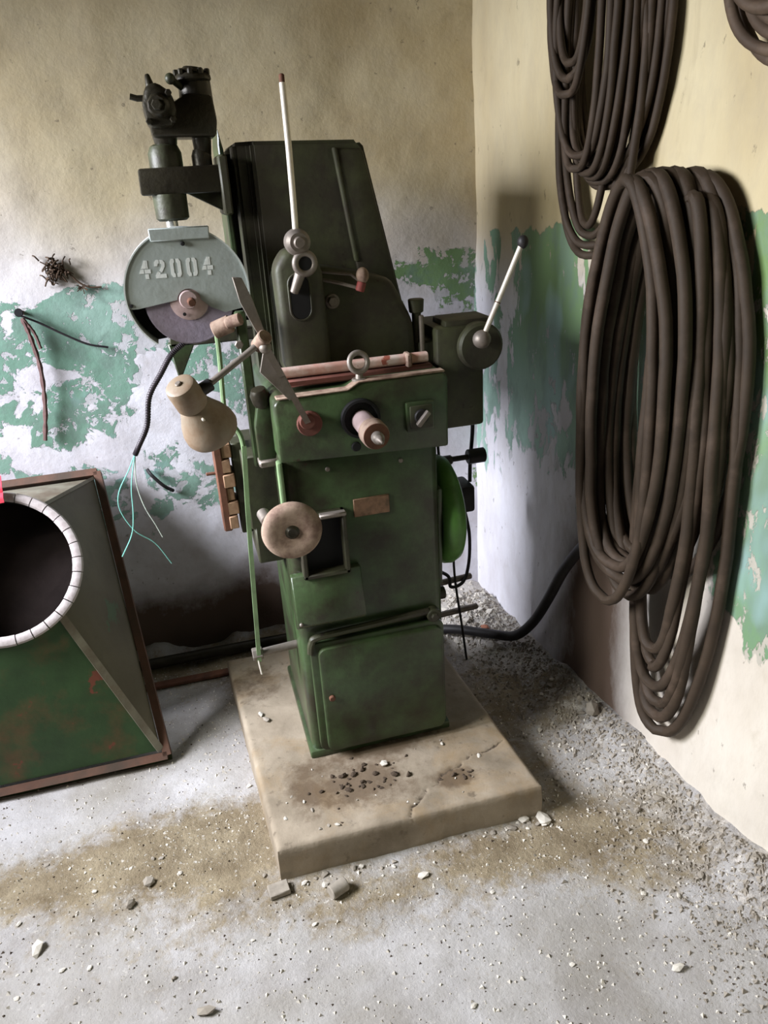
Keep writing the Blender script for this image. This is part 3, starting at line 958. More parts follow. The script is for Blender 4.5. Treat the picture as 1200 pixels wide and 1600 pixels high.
obj('rack_web', box(0.072, 0.100, 1.79, 1.85, 0.70, 0.94, 0.003, 1), 'green_grimy', G)
obj('edge_strip', box(0.160, 0.172, 1.598, 1.625, 0.70, 0.94, 0.004, 2), 'green_light', G)

# grinding head: arm, hydraulic motor, spindle and guarded wheel
arm = obj('arm', prism([(-0.036, 1.502), (0.155, 1.500), (0.155, 1.556), (-0.034, 1.556)], 1.84, 1.97, 0.006, 2), 'oily', G)
obj('arm_gusset', prism([(0.058, 1.505), (0.155, 1.505), (0.155, 1.452)], 1.87, 1.95, 0.004, 1), 'oily_green', arm)
obj('arm_flange', box(0.136, 0.156, 1.83, 1.98, 1.452, 1.575, 0.004, 1), 'green_grimy', arm)
obj('upper_bearing', lathe([(0, 0), (0.036, 0), (0.036, 0.03), (0.030, 0.044), (0.022, 0.048), (0, 0.048)], (0.028, 1.89, 1.555), (0, 0, 1), 28), 'oily_green', arm)
obj('side_collar', lathe([(0, 0), (0.022, 0), (0.022, 0.022), (0.017, 0.034), (0, 0.034)], (0.106, 1.89, 1.555), (0, 0, 1), 24), 'oily', arm)
obj('lower_bearing', lathe([(0, 0), (0.030, 0), (0.036, 0.005), (0.037, 0.055), (0, 0.055)], (0.024, 1.87, 1.448), (0, 0, 1), 28), 'oily_green', arm)
obj('chrome_shaft', cyl((0.020, 1.855, 1.405), (0.020, 1.855, 1.452), 0.013), 'chrome', arm)
obj('motor_pipe', cyl((0.034, 1.89, 1.590), (0.034, 1.89, 1.622), 0.022, 0.027), 'oily', G)
obj('motor_pipe', cyl((0.110, 1.89, 1.575), (0.112, 1.89, 1.625), 0.018, 0.022), 'oily', G)
b = new()
prism([(0.006, 1.622), (0.012, 1.614), (0.140, 1.610), (0.146, 1.640), (0.142, 1.688), (0.090, 1.694), (0.050, 1.672), (0.006, 1.660)], 1.83, 1.94, 0.006, 2, bm=b)
cyl((0.112, 1.89, 1.66), (0.112, 1.89, 1.728), 0.036, 0.034, seg=24, bm=b)
cyl((0.110, 1.888, 1.718), (0.110, 1.888, 1.734), 0.040, 0.039, seg=9, bev=0.004, bm=b)
cyl((0.112, 1.888, 1.732), (0.114, 1.888, 1.746), 0.034, 0.024, seg=11, bev=0.005, bm=b)
for k in range(5):
    a_ = math.radians(180 + 36 * k + 10)
    cyl((0.110 + 0.034 * math.cos(a_), 1.888 + 0.034 * math.sin(a_), 1.730), (0.110 + 0.034 * math.cos(a_), 1.888 + 0.034 * math.sin(a_), 1.742), 0.006, seg=6, bm=b)
motor = obj('hydraulic_motor', b, 'oily', G)
b = new()
prism([(0.004, 1.630), (0.052, 1.628), (0.066, 1.660), (0.058, 1.692), (0.030, 1.712), (0.008, 1.704), (-0.004, 1.670)], 1.79, 1.90, 0.010, 2, bm=b)
cyl((0.020, 1.82, 1.70), (0.016, 1.82, 1.728), 0.010, 0.005, bm=b)
cyl((0.030, 1.795, 1.668), (0.026, 1.772, 1.668), 0.024, 0.021, seg=9, bev=0.004, bm=b)
cyl((0.027, 1.776, 1.668), (0.025, 1.764, 1.668), 0.011, seg=6, bm=b)
for (x_, z_) in ((0.052, 1.690), (0.006, 1.640), (0.054, 1.642)):
    cyl((x_, 1.795, z_), (x_, 1.780, z_), 0.007, seg=6, bm=b)
obj('valve_block', b, 'oily', motor)
obj('nipple', tube([(0.008, 1.83, 1.686), (-0.010, 1.83, 1.686), (-0.024, 1.83, 1.690)], 0.006, 8), 'oily', motor)
b = new()
ball((0.062, 1.85, 1.722), 0.011, b)
cyl((0.062, 1.85, 1.722), (0.088, 1.88, 1.706), 0.007, bm=b)
obj('oil_plug', b, 'oily_green', motor)
obj('vent_screw', cyl((0.046, 1.803, 1.688), (0.044, 1.796, 1.688), 0.005, seg=10), 'chrome', motor)

# guard: front plate, back plate, rim
GC = Vector((0.030, 0, 1.302))
GR = 0.134


def arc(a0, a1, r, n=40, c=GC):
    return [(c.x + r * math.cos(math.radians(a0 + (a1 - a0) * i / n)), c.z + r * math.sin(math.radians(a0 + (a1 - a0) * i / n))) for i in range(n + 1)]


front = arc(-18, 191, GR)
front += [(-0.080, 1.276), (-0.030, 1.283), (0.006, 1.288)]
front += [(0.030 + 0.026 * math.cos(math.radians(a)), 1.284 + 0.026 * math.sin(math.radians(a))) for a in range(170, -1, -17)]
front += [(0.075, 1.266), (0.105, 1.252)]
gd = obj('wheel_guard', prism(front, 1.778, 1.781), 'guard', G)
obj('guard_back', prism(arc(-40, 232, GR - 0.001), 1.838, 1.842), 'black', gd)
rim = new()
a_out = arc(-42, 232, GR + 0.001, 60)
a_in = arc(-42, 232, GR - 0.002, 60)
prism(a_out + a_in[::-1], 1.775, 1.845, bm=rim)
obj('guard_rim', rim, 'guard_rim', gd)
obj('guard_bracket', prism([(-0.032, 1.412), (0.092, 1.410), (0.094, 1.436), (-0.033, 1.438)], 1.770, 1.790, 0.002, 1), 'guard', gd)
obj('guard_neck', box(-0.012, 0.060, 1.785, 1.88, 1.405, 1.432, 0.004, 1), 'guard', gd)
obj('guard_hole', cyl((0.034, 1.7775, 1.404), (0.034, 1.769, 1.404), 0.005, seg=10), 'black', gd)
obj('guard_screw', cyl((-0.094, 1.7785, 1.284), (-0.094, 1.775, 1.284), 0.004, seg=10), 'black', gd)
wh = obj('grinding_wheel', lathe([(0, 0), (0.094, 0), (0.097, 0.003), (0.097, 0.023), (0.094, 0.026), (0, 0.026)], (0.030, 1.788, 1.284), (0, 1, 0), 56), 'stone', G)
fl = obj('wheel_flange', lathe([(0, 0), (0.036, 0), (0.043, 0.004), (0.043, 0.012), (0, 0.012)], (0.030, 1.7815, 1.284), (0, 1, 0), 36), 'flange', wh)
hb = obj('hub_nut', lathe([(0, 0), (0.018, 0), (0.020, 0.003), (0.020, 0.012), (0, 0.012)], (0.028, 1.768, 1.287), (0, 1, 0), 28), 'flange', wh)
obj('arbor', cyl((0.033, 1.768, 1.284), (0.034, 1.752, 1.282), 0.009, seg=12), 'rust', wh)
obj('flange_hole', cyl((0.015, 1.779, 1.256), (0.015, 1.7765, 1.256), 0.004, seg=10), 'black', wh)


def stencil_number():
    """42004, brush-stencilled: strokes with the bridges of the stencil left open"""
    def stroke(bm, x0, z0, x1, z1, w):
        d = Vector((x1 - x0, z1 - z0))
        n = Vector((-d.y, d.x)).normalized() * w / 2
        prism([(x0 + n.x, z0 + n.y), (x1 + n.x, z1 + n.y), (x1 - n.x, z1 - n.y), (x0 - n.x, z0 - n.y)], 0, 0.0008, bm=bm)

    def poly(bm, pts):
        prism(pts, 0, 0.0008, bm=bm)
    G4 = [[(0.0, 0.30), (0.42, 0.30), (0.42, 0.52), (0.16, 0.52)], [(0.19, 0.56), (0.66, 0.56), (0.66, 1.0), (0.52, 1.0)],
          [(0.48, 0.30), (1.0, 0.30), (1.0, 0.52), (0.48, 0.52)], [(0.50, 0.0), (0.80, 0.0), (0.80, 0.26), (0.50, 0.26)], [(0.68, 0.56), (0.80, 0.56), (0.80, 1.0), (0.68, 1.0)]]
    G2 = [[(0.02, 0.66), (0.30, 0.66), (0.36, 0.80), (0.46, 0.80), (0.46, 1.0), (0.22, 1.0), (0.06, 0.88)], [(0.52, 1.0), (0.52, 0.80), (0.66, 0.74), (0.62, 0.60), (0.40, 0.40), (0.62, 0.30), (0.92, 0.62), (0.94, 0.82), (0.80, 0.97)],
          [(0.04, 0.0), (0.98, 0.0), (0.98, 0.22), (0.44, 0.22), (0.50, 0.29), (0.30, 0.38), (0.04, 0.16)]]
    G0 = [[(0.04, 0.16), (0.18, 0.0), (0.42, 0.0), (0.42, 0.18), (0.33, 0.24), (0.33, 0.76), (0.42, 0.82), (0.42, 1.0), (0.18, 1.0), (0.04, 0.84)],
          [(0.96, 0.16), (0.82, 0.0), (0.56, 0.0), (0.56, 0.18), (0.66, 0.24), (0.66, 0.76), (0.56, 0.82), (0.56, 1.0), (0.82, 1.0), (0.96, 0.84)]]
    b = new()
    w, h = 0.0245, 0.038
    xs = [-0.082, -0.0495, -0.0165, 0.0175, 0.0505]
    for gx, g in zip(xs, (G4, G2, G0, G0, G4)):
        for pl in g:
            P = [(gx + u * w, v * h) for u, v in pl]
            poly(b, P)
    bmesh.ops.rotate(b, cent=(0, 0, 0), matrix=Matrix.Rotation(math.radians(1.0), 3, 'Y'), verts=b.verts)
    bmesh.ops.translate(b, vec=(0.016, 1.7772, 1.336), verts=b.verts)
    return b


obj('stencil_number', stencil_number(), 'white_paint', gd, smooth=False)['label'] = 'white stencilled number 42004'
b = prism([(-0.036, 1.165), (0.034, 1.168), (-0.020, 1.068)], 1.95, 1.98, 0.003, 1)
obj('corner_gusset', b, 'green', G)
obj('gusset_arm', box(-0.03, 0.18, 1.95, 1.98, 1.155, 1.185, 0.003, 1), 'green_grimy', G)

# ------------------------------------------------------------------ work lamp clamped to the casing
LP = thing('work_lamp', 'tan enamel work lamp on a jointed arm reaching left from the machine casing', 'lamp', (0.232, 1.556, 1.038))
J = Vector((0.142, 1.42, 1.243))
ax0 = Vector((-0.018, 1.375, 1.192))
axd = Vector((0.36, 0.42, -0.83)).normalized()
lathe([(0, 0), (0.022, 0), (0.027, 0.003), (0.029, 0.010), (0.030, 0.050), (0.027, 0.056), (0.026, 0.058), (0, 0.058)], ax0, axd, 32, b := new())
ls = obj('lamp_socket', b, 'lamp', LP)
obj('socket_screw', cyl(ax0, ax0 - axd * 0.004, 0.006, seg=12), 'steel', ls)
b = lathe([(0.024, 0.052), (0.030, 0.060), (0.036, 0.074), (0.046, 0.094), (0.052, 0.112), (0.053, 0.126), (0.050, 0.134), (0.047, 0.134), (0.049, 0.122), (0.042, 0.094), (0.030, 0.070), (0.020, 0.060)], ax0, axd, 40)
sh = obj('lamp_shade', b, 'lamp', LP)
b = new()
ball(tuple(ax0 + axd * 0.100), 0.026, b)
obj('bulb', b, 'white_paint', LP)
obj('shade_screw', cyl(ax0 + axd * 0.066 + Vector((0.008, -0.029, -0.012)), ax0 + axd * 0.066 + Vector((0.010, -0.036, -0.014)), 0.003, seg=8), 'lever', sh)
b = new()
cyl(ax0 + axd * 0.035 + Vector((0.022, 0.005, 0.008)), ax0 + axd * 0.035 + Vector((0.045, 0.010, 0.018)), 0.012, bm=b)
obj('socket_joint', b, 'black_rubber', LP)
obj('upper_arm', tube([ax0 + axd * 0.035 + Vector((0.035, 0.008, 0.014)), J], 0.0062, 10), 'steel', LP)
obj('elbow', cyl(J + Vector((-0.008, 0.010, -0.010)), J + Vector((0.006, -0.016, 0.012)), 0.014), 'dusty', LP)
b = new()
ball(tuple(J + Vector((0.004, -0.010, -0.010))), 0.012, b)
obj('elbow_nut', b, 'steel', LP)
obj('lower_arm', tube([J + Vector((0.006, 0.0, -0.01)), (0.190, 1.50, 1.135), (0.232, 1.562, 1.038)], 0.009, 4), 'steel', LP)
b = new()
v = [(0.104, 1.36), (0.121, 1.357), (0.135, 1.32), (0.150, 1.262), (0.142, 1.245), (0.134, 1.262), (0.112, 1.315)]
prism(v, 1.430, 1.436, 0.001, 1, bm=b)
obj('blade', b, 'steel', LP)
b = prism([(0.136, 1.175), (0.150, 1.225), (0.166, 1.205), (0.200, 1.120), (0.188, 1.112)], 1.470, 1.475, 0.001, 1)
obj('guard_tab', b, 'steel', LP)

# flexible conduit with loose wires hanging from the grinding head
pts = spline([(0.012, 1.86, 1.185), (-0.028, 1.87, 1.155), (-0.062, 1.90, 1.105), (-0.100, 1.93, 1.045), (-0.120, 1.96, 0.965), (-0.152, 1.99, 0.905), (-0.166, 2.0, 0.880)], 22)
cd = thing('flexible_conduit', 'dark ribbed conduit with loose cyan wires hanging below the grinding wheel', 'conduit', pts[0])
obj('ribbed_sleeve', tube(pts, 0.0075, 10, rf=lambda i: 1.0 if i % 2 else 0.78), 'conduit', cd)
for k, (m_, pl) in enumerate((('wire', [(-0.166, 2.0, 0.884), (-0.190, 2.0, 0.84), (-0.226, 2.0, 0.782), (-0.232, 2.0, 0.73), (-0.205, 2.0, 0.665), (-0.16, 2.0, 0.62), (-0.127, 2.0, 0.551)]),
                               ('wire', [(-0.166, 2.0, 0.884), (-0.190, 1.99, 0.80), (-0.200, 1.99, 0.72), (-0.215, 1.99, 0.66), (-0.251, 1.99, 0.60)]),
                               ('wire_white', [(-0.166, 2.0, 0.884), (-0.178, 2.01, 0.80), (-0.170, 2.01, 0.73), (-0.150, 2.01, 0.67), (-0.138, 2.01, 0.63)]))):
    obj('wire', tube(spline(pl, 6), 0.0016, 6), m_, cd)
tag(obj('cable_stub', tube(spline([(-0.172, 2.405, 0.70), (-0.16, 2.385, 0.685), (-0.13, 2.385, 0.645), (-0.105, 2.41, 0.615)]), 0.006), 'black_rubber'), 'short dark cable end sticking out of the peeling wall', 'cable')

# ------------------------------------------------------------------ duct hood leaning on the back wall
HD = thing('duct_hood', 'rusty green pyramid duct hood with taped round mouth leaning on the wall', 'hood', (-0.52, 1.85, 0.0))
A0 = Vector((0, 1.845, 0.022))                 # foot line of the frame
U = Vector((0, 2.375 - 1.845, 0.722 - 0.022))  # up along the lean
HL = U.length
U = U / HL
N = Vector((0, -U.z, U.y))                     # towards the room
XR0, XR1 = -0.228, -0.318                      # right edge at foot and at top
XL = -0.86


def hp(x, s, d):       # x, distance up the lean, distance out from the frame plane
    return Vector((x, 0, 0)) + A0 + U * s + N * d


def bar(p0, p1, w, h, n, bm):
    p0, p1 = Vector(p0), Vector(p1)
    d = (p1 - p0).normalized()
    n = (n - d * n.dot(d)).normalized()
    s = d.cross(n)
    vs = []
    for p in (p0, p1):
        vs.append([bm.verts.new(p + s * a * w / 2 + n * c * h / 2) for a, c in ((-1, -1), (1, -1), (1, 1), (-1, 1))])
    bm.faces.new(vs[0][::-1])
    bm.faces.new(vs[1])
    for i in range(4):
        bm.faces.new((vs[0][i], vs[0][(i + 1) % 4], vs[1][(i + 1) % 4], vs[1][i]))
    bmesh.ops.recalc_face_normals(bm, faces=bm.faces)


for p0, p1 in ((hp(XR0, 0, 0), hp(XR1, HL, 0)), (hp(XL, 0, 0), hp(XL, HL, 0)), (hp(XL, 0, 0), hp(XR0, 0, 0)), (hp(XL, HL, 0), hp(XR1, HL, 0))):
    bar(p0, p1, 0.022, 0.036, N, b := new())
    obj('frame_bar', b, 'hood_frame', HD)
bar(hp(XL, -0.008, -0.022), hp(XR0 + 0.01, -0.008, -0.022), 0.020, 0.014, N, b := new())
obj('bottom_lip', b, 'green', HD)
RC = Vector((-0.548, 1.95, 0.640))             # mouth centre
RR = 0.192
RN = (Vector((0.10, -0.80, 0.52))).normalized()
RX = Vector((1, 0, 0)) - RN * RN.x
RX.normalize()
RY = RN.cross(RX) * -1
RY = RX.cross(RN) * -1


def ring_pt(a, r=RR, d=0.0):
    return RC + RX * r * math.cos(a) + RY * r * math.sin(a) + RN * d


if RY.z < 0:
    RY = -RY
xr = lambda s: XR0 + (XR1 - XR0) * s / HL
corners = {'br': hp(xr(0.02) - 0.016, 0.02, 0.012), 'tr': hp(xr(HL - 0.02) - 0.016, HL - 0.02, 0.012), 'tl': hp(XL + 0.02, HL - 0.02, 0.012), 'bl': hp(XL + 0.02, 0.02, 0.012)}
ANG = {'br': -48, 'tr': 52, 'tl': 128, 'bl': 228}


def hood_face(c0, c1, a0, a1, n=10):
    bm = new()
    top = [bm.verts.new(ring_pt(math.radians(a0 + (a1 - a0) * i / n), RR - 0.004)) for i in range(n + 1)]
    bot = [bm.verts.new(corners[c0].lerp(corners[c1], i / n)) for i in range(n + 1)]
    for i in range(n):
        bm.faces.new((bot[i], bot[i + 1], top[i + 1], top[i]))
    bmesh.ops.recalc_face_normals(bm, faces=bm.faces)
    bmesh.ops.solidify(bm, geom=bm.faces[:], thickness=0.003)
    return bm


obj('side_panel', hood_face('br', 'tr', -48, 52), 'hood', HD)
obj('side_panel', hood_face('tl', 'bl', 128, 228), 'hood', HD)
obj('top_panel', hood_face('tr', 'tl', 52, 128), 'hood_pale', HD)  # paler than the side panels, painting in the light on the top face
obj('bottom_panel', hood_face('bl', 'br', 228, 312), 'hood_green', HD)
for c in ('br', 'tr'):
    q = ring_pt(math.radians(ANG[c]), RR)
    nn = (RN + Vector((0.3, 0, 0))).normalized()
    bar(corners[c] + nn * 0.006, q + nn * 0.004, 0.020 if c == 'br' else 0.010, 0.005, nn, b := new())
    obj('seam_strip', b, 'hood_pale', HD)
# collar of the mouth with its taped rim
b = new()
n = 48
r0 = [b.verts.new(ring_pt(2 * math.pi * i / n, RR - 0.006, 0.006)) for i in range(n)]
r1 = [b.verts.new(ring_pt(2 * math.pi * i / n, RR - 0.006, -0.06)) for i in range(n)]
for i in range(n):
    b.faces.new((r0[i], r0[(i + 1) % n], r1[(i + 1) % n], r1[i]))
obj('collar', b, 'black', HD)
NS = 30
for i in range(NS):            # overlapping turns of white tape round the rim
    a0 = 2 * math.pi * (i + 0.04) / NS
    a1 = 2 * math.pi * (i + 0.97) / NS
    am = (a0 + a1) / 2
    bm = new()
    rows = []
    wob = 1 + random.uniform(-0.06, 0.06)
    for a in (a0, am, a1):
        prof = []
        for j in range(8):
            t_ = 2 * math.pi * j / 8
            prof.append(bm.verts.new(ring_pt(a, RR - 0.002 + 0.0135 * wob * math.cos(t_), 0.008 + 0.010 * wob * math.sin(t_))))
        rows.append(prof)
    for A_, B_ in zip(rows, rows[1:]):
        for j in range(8):
            bm.faces.new((A_[j], A_[(j + 1) % 8], B_[(j + 1) % 8], B_[j]))
    bm.faces.new(rows[0][::-1])
    bm.faces.new(rows[-1])
    bmesh.ops.recalc_face_normals(bm, faces=bm.faces)
    obj('tape_turn', bm, 'tape', HD)
# dark disc behind the mouth, painting the hood's shaded inside
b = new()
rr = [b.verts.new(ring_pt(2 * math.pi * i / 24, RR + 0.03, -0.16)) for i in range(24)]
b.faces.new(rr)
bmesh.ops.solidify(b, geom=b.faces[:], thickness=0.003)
M['mouth_disc'] = mat('dark_mouth_disc', (58, 48, 46), 0.9)
obj('mouth_disc', b, 'mouth_disc', HD)

# red rag on the hood's top edge
b = new()
bmesh.ops.create_grid(b, x_segments=14, y_segments=14, size=0.5)
c0 = ring_pt(math.radians(86), RR + 0.012, 0.02)
for v in b.verts:
    x, y = v.co.x, v.co.y
    p_ = c0 + RX * (x * 0.10 - 0.03) + RY * (y * 0.07) + RN * (0.012 + 0.022 * abs(fbm(x * 1.6, y * 1.6, 2, 2)) - 0.03 * max(0, -y) ** 2)
    v.co = p_
bmesh.ops.solidify(b, geom=b.faces[:], thickness=0.003)
tag(obj('red_rag', b, 'red_cloth'), 'crumpled red rag lying over the taped rim of the duct hood', 'rag')

# ------------------------------------------------------------------ cable coils on the right wall
def hanging_loop(y, w, top, bot, off, ph, n=64):
    pts = []
    for i in range(n):
        a = 2 * math.pi * i / n
        c, s = math.cos(a), math.sin(a)
        z = (top + bot) / 2 + (top - bot) / 2 * (abs(c) ** 0.92) * (1 if c > 0 else -1)
        k = 1 - 0.30 * max(0, c) ** 2
        yy = y + w * k * (abs(s) ** 0.8) * (1 if s > 0 else -1)
        yy += 0.008 * fbm(z * 2.2, ph, 1.0 if s > 0 else 5.0)
        o_ = off + 0.012 * fbm(z * 1.8, ph, 9 if s > 0 else 3) + 0.012 * (s if ph % 2 > 1 else -s)
        pts.append((rwx(yy) - max(0.022, o_), yy, z))
    return pts


def coil(name, label, loops, material, r, group):
    b = new()
    for k, (y, w, top, bot, off) in enumerate(loops):
        tube(hanging_loop(y, w, top, bot, off, 1.37 * k + len(loops)), r * random.uniform(0.92, 1.06), 9, bm=b, closed=True)
    o = obj(name, b, material)
    return tag(o, label, 'cable coil', group)


main = []
for k in range(13):            # long turns over the peg
    f = k / 12
    main.append((1.455 - 0.060 * f + random.uniform(-0.015, 0.015), 0.138 + 0.045 * math.sin(k * 2.3) * 0.6 + 0.015 * f, 1.482 - 0.010 * abs(f - 0.4) + random.uniform(-0.006, 0.006),
                 0.52 + 0.10 * abs(math.sin(k * 1.9)) + 0.02 * f, 0.145 - 0.105 * f))
for k in range(6):             # turns that sag almost to the floor
    f = k / 5
    main.append((1.345 + 0.008 * math.sin(k * 2), 0.128 - 0.045 * (1 - f), 1.44 - 0.01 * f, 0.165 + 0.26 * (1 - f) ** 1.1, 0.085 - 0.045 * f))
coil('cable_coil', 'big coil of thick dark cable hanging low on the right wall, nearly to the floor', main, 'cable', 0.0135, 'cable coils on the right wall')
up = []
for k in range(15):
    f = k / 14
    up.append((1.700 - 0.02 * f + 0.01 * math.sin(k * 1.7), 0.080 + 0.062 * f, 2.10 - 0.01 * (k % 3), 1.452 + 0.035 * abs(math.sin(k * 2.1)) + 0.05 * (1 - f), 0.105 - 0.08 * f))
for k in range(4):
    up.append((1.745 - 0.008 * k, 0.085 + 0.022 * k, 2.08, 1.375 - 0.022 * k, 0.045))
for k in range(3):
    up.append((1.725 + 0.006 * k, 0.070 + 0.008 * k, 2.06, 1.715 - 0.030 * k, 0.115))
coil('cable_coil', 'long coil of thin dark cable high on the right wall near the corner', up, 'cable', 0.0092, 'cable coils on the right wall')
up2 = []
for k in range(6):
    f = k / 5
    up2.append((1.185 + 0.01 * math.sin(k * 2), 0.085 + 0.085 * f, 2.05, 1.74 - 0.10 * f, 0.11 - 0.07 * f))
up2.append((1.105, 0.115, 2.05, 1.50, 0.06))
up2.append((1.10, 0.105, 2.05, 1.47, 0.05))
coil('cable_coil', 'brown cable coil cut off by the top right edge of the view', up2, 'cable_brown', 0.0105, 'cable coils on the right wall')
for (y, z) in ((1.43, 1.455), (1.715, 2.06), (1.15, 2.02)):
    cyl((rwx(y) + 0.03, y, z), (rwx(y) - 0.10, y, z + 0.008), 0.011, bm=(b := new()))
    obj('wall_peg', b, 'rust', wall_right)

# thick black hose rising along the right wall
tag(obj('black_hose', tube(spline([(0.66, 2.20, 0.035), (0.76, 2.13, 0.055), (0.86, 2.05, 0.062), (0.925, 2.00, 0.070), (0.965, 1.95, 0.14), (0.980, 1.88, 0.26), (0.992, 1.80, 0.41), (1.000, 1.70, 0.54), (1.014, 1.62, 0.618), (1.024, 1.585, 0.645)]), 0.0165, 12), 'black_rubber'),
    'thick black hose rising from the floor rubble to behind the big coil', 'hose')

# ------------------------------------------------------------------ bits on the back wall
wz = lambda x, z: BWY + wall_relief(x, z, 1.0)
nl = thing('wall_nail', 'old iron nail in the wall with a cord and rag strips tied on', 'nail', (-0.43, wz(-0.43, 1.215), 1.215))
obj('nail', cyl((-0.43, BWY + 0.02, 1.215), (-0.43, BWY - 0.045, 1.222), 0.006), 'rust', nl)
obj('nail_head', cyl((-0.43, BWY - 0.045, 1.222), (-0.43, BWY - 0.050, 1.2225), 0.012), 'black', nl)
obj('cord', tube(spline([(-0.43, BWY - 0.030, 1.212), (-0.385, BWY - 0.022, 1.185), (-0.33, BWY - 0.020, 1.148), (-0.27, BWY - 0.016, 1.112), (-0.215, BWY - 0.008, 1.095)]), 0.0032), 'conduit', nl)
obj('rag_strip', tube(spline([(-0.427, BWY - 0.034, 1.205), (-0.418, BWY - 0.03, 1.15), (-0.412, BWY - 0.026, 1.06), (-0.424, BWY - 0.022, 0.95), (-0.448, BWY - 0.02, 0.84)]), 0.0065, 6, rf=lambda i: 0.75 + 0.5 * abs(math.sin(i * 0.9))), 'rag', nl)
obj('rag_strip', tube(spline([(-0.425, BWY - 0.036, 1.205), (-0.405, BWY - 0.03, 1.16), (-0.398, BWY - 0.028, 1.115)]), 0.005, 6, rf=lambda i: 0.75 + 0.4 * abs(math.sin(i * 1.1))), 'rag', nl)
tw = new()
random.seed(21)
for k in range(80):            # tuft of dry straw caught on the plaster
    a = random.uniform(0, 6.28)
    l_ = random.uniform(0.010, 0.032)
    x, z = -0.318 + random.gauss(0, 0.014), 1.325 + random.gauss(0, 0.013)
    tube(spline([(x, BWY - 0.008, z), (x + 0.5 * l_ * math.cos(a), BWY - 0.016 - random.random() * 0.012, z + 0.5 * l_ * math.sin(a) + 0.005), (x + l_ * math.cos(a), BWY - 0.010, z + l_ * math.sin(a))], 3), 0.0022, 4, bm=tw)
tube(spline([(-0.318, BWY - 0.010, 1.322), (-0.285, BWY - 0.012, 1.318), (-0.262, BWY - 0.012, 1.290), (-0.235, BWY - 0.01, 1.272), (-0.20, BWY - 0.008, 1.268)]), 0.003, 5, bm=tw)
tube(spline([(-0.35, BWY - 0.008, 1.350), (-0.325, BWY - 0.012, 1.335), (-0.30, BWY - 0.008, 1.325)]), 0.002, 5, bm=tw)
for k in range(14):
    a = random.uniform(0, 6.28)
    x, z = -0.252, 1.272
    l_ = random.uniform(0.008, 0.022)
    tube([(x, BWY - 0.008, z), (x + l_ * math.cos(a), BWY - 0.012, z + l_ * math.sin(a))], 0.0018, 4, bm=tw)
tag(obj('dry_straw_tuft', tw, 'twig'), 'tuft of dark dry straw stuck on the wall left of the guard', 'straw')

# rusty strip and pipe lying along the foot of the back wall
tag(obj('rusty_pipe', tube([(-0.62, 2.325, 0.032), (0.02, 2.318, 0.034), (0.50, 2.31, 0.034)], 0.019, 12), 'oily'), 'dark old pipe lying along the foot of the back wall', 'pipe')
tag(obj('iron_strip', box(-0.45, 0.10, 2.205, 2.235, 0.004, 0.016, 0.002, 1), 'rust'), 'flat rusty iron strip on the floor behind the duct hood', 'strip')

# ------------------------------------------------------------------ loose rubble
def chip_mesh(seed, flat):
    rnd = random.Random(seed)
    b = new()
    bmesh.ops.create_icosphere(b, subdivisions=1, radius=0.5)
    for v in b.verts:
        v.co *= 1 + rnd.uniform(-0.28, 0.28)
    bmesh.ops.scale(b, vec=(1.0, rnd.uniform(0.5, 0.85), flat), verts=b.verts)
    me = bpy.data.meshes.new('chip')
    b.to_mesh(me)
    b.free()
    return me


PROTO = {}
for mk in ('chip_pale', 'chip_grey', 'chip_dark', 'chip_brick'):
    PROTO[mk] = []
    for s in range(5):
        me = chip_mesh(s * 7 + len(PROTO), (0.28, 0.4, 0.5, 0.6, 0.35)[s])
        me.materials.append(M[mk])
        PROTO[mk].append(me)


def chip(name, mk, x, y, size, z=None, v=None, rz=None, sink=0.35):
    me = PROTO[mk][random.randrange(5) if v is None else v]
    o = bpy.data.objects.new(name, me)
    COL.objects.link(o)
    o.scale = (size, size, size)
    o.rotation_euler = (random.uniform(-0.25, 0.25), random.uniform(-0.25, 0.25), random.uniform(0, 6.28) if rz is None else rz)
    hz = 0.5 * (0.28, 0.4, 0.5, 0.6, 0.35)[PROTO[mk].index(me)] * size
    o.location = (x, y, (floor_h(x, y) if z is None else z) + hz * (1 - sink))
    return o


random.seed(5)
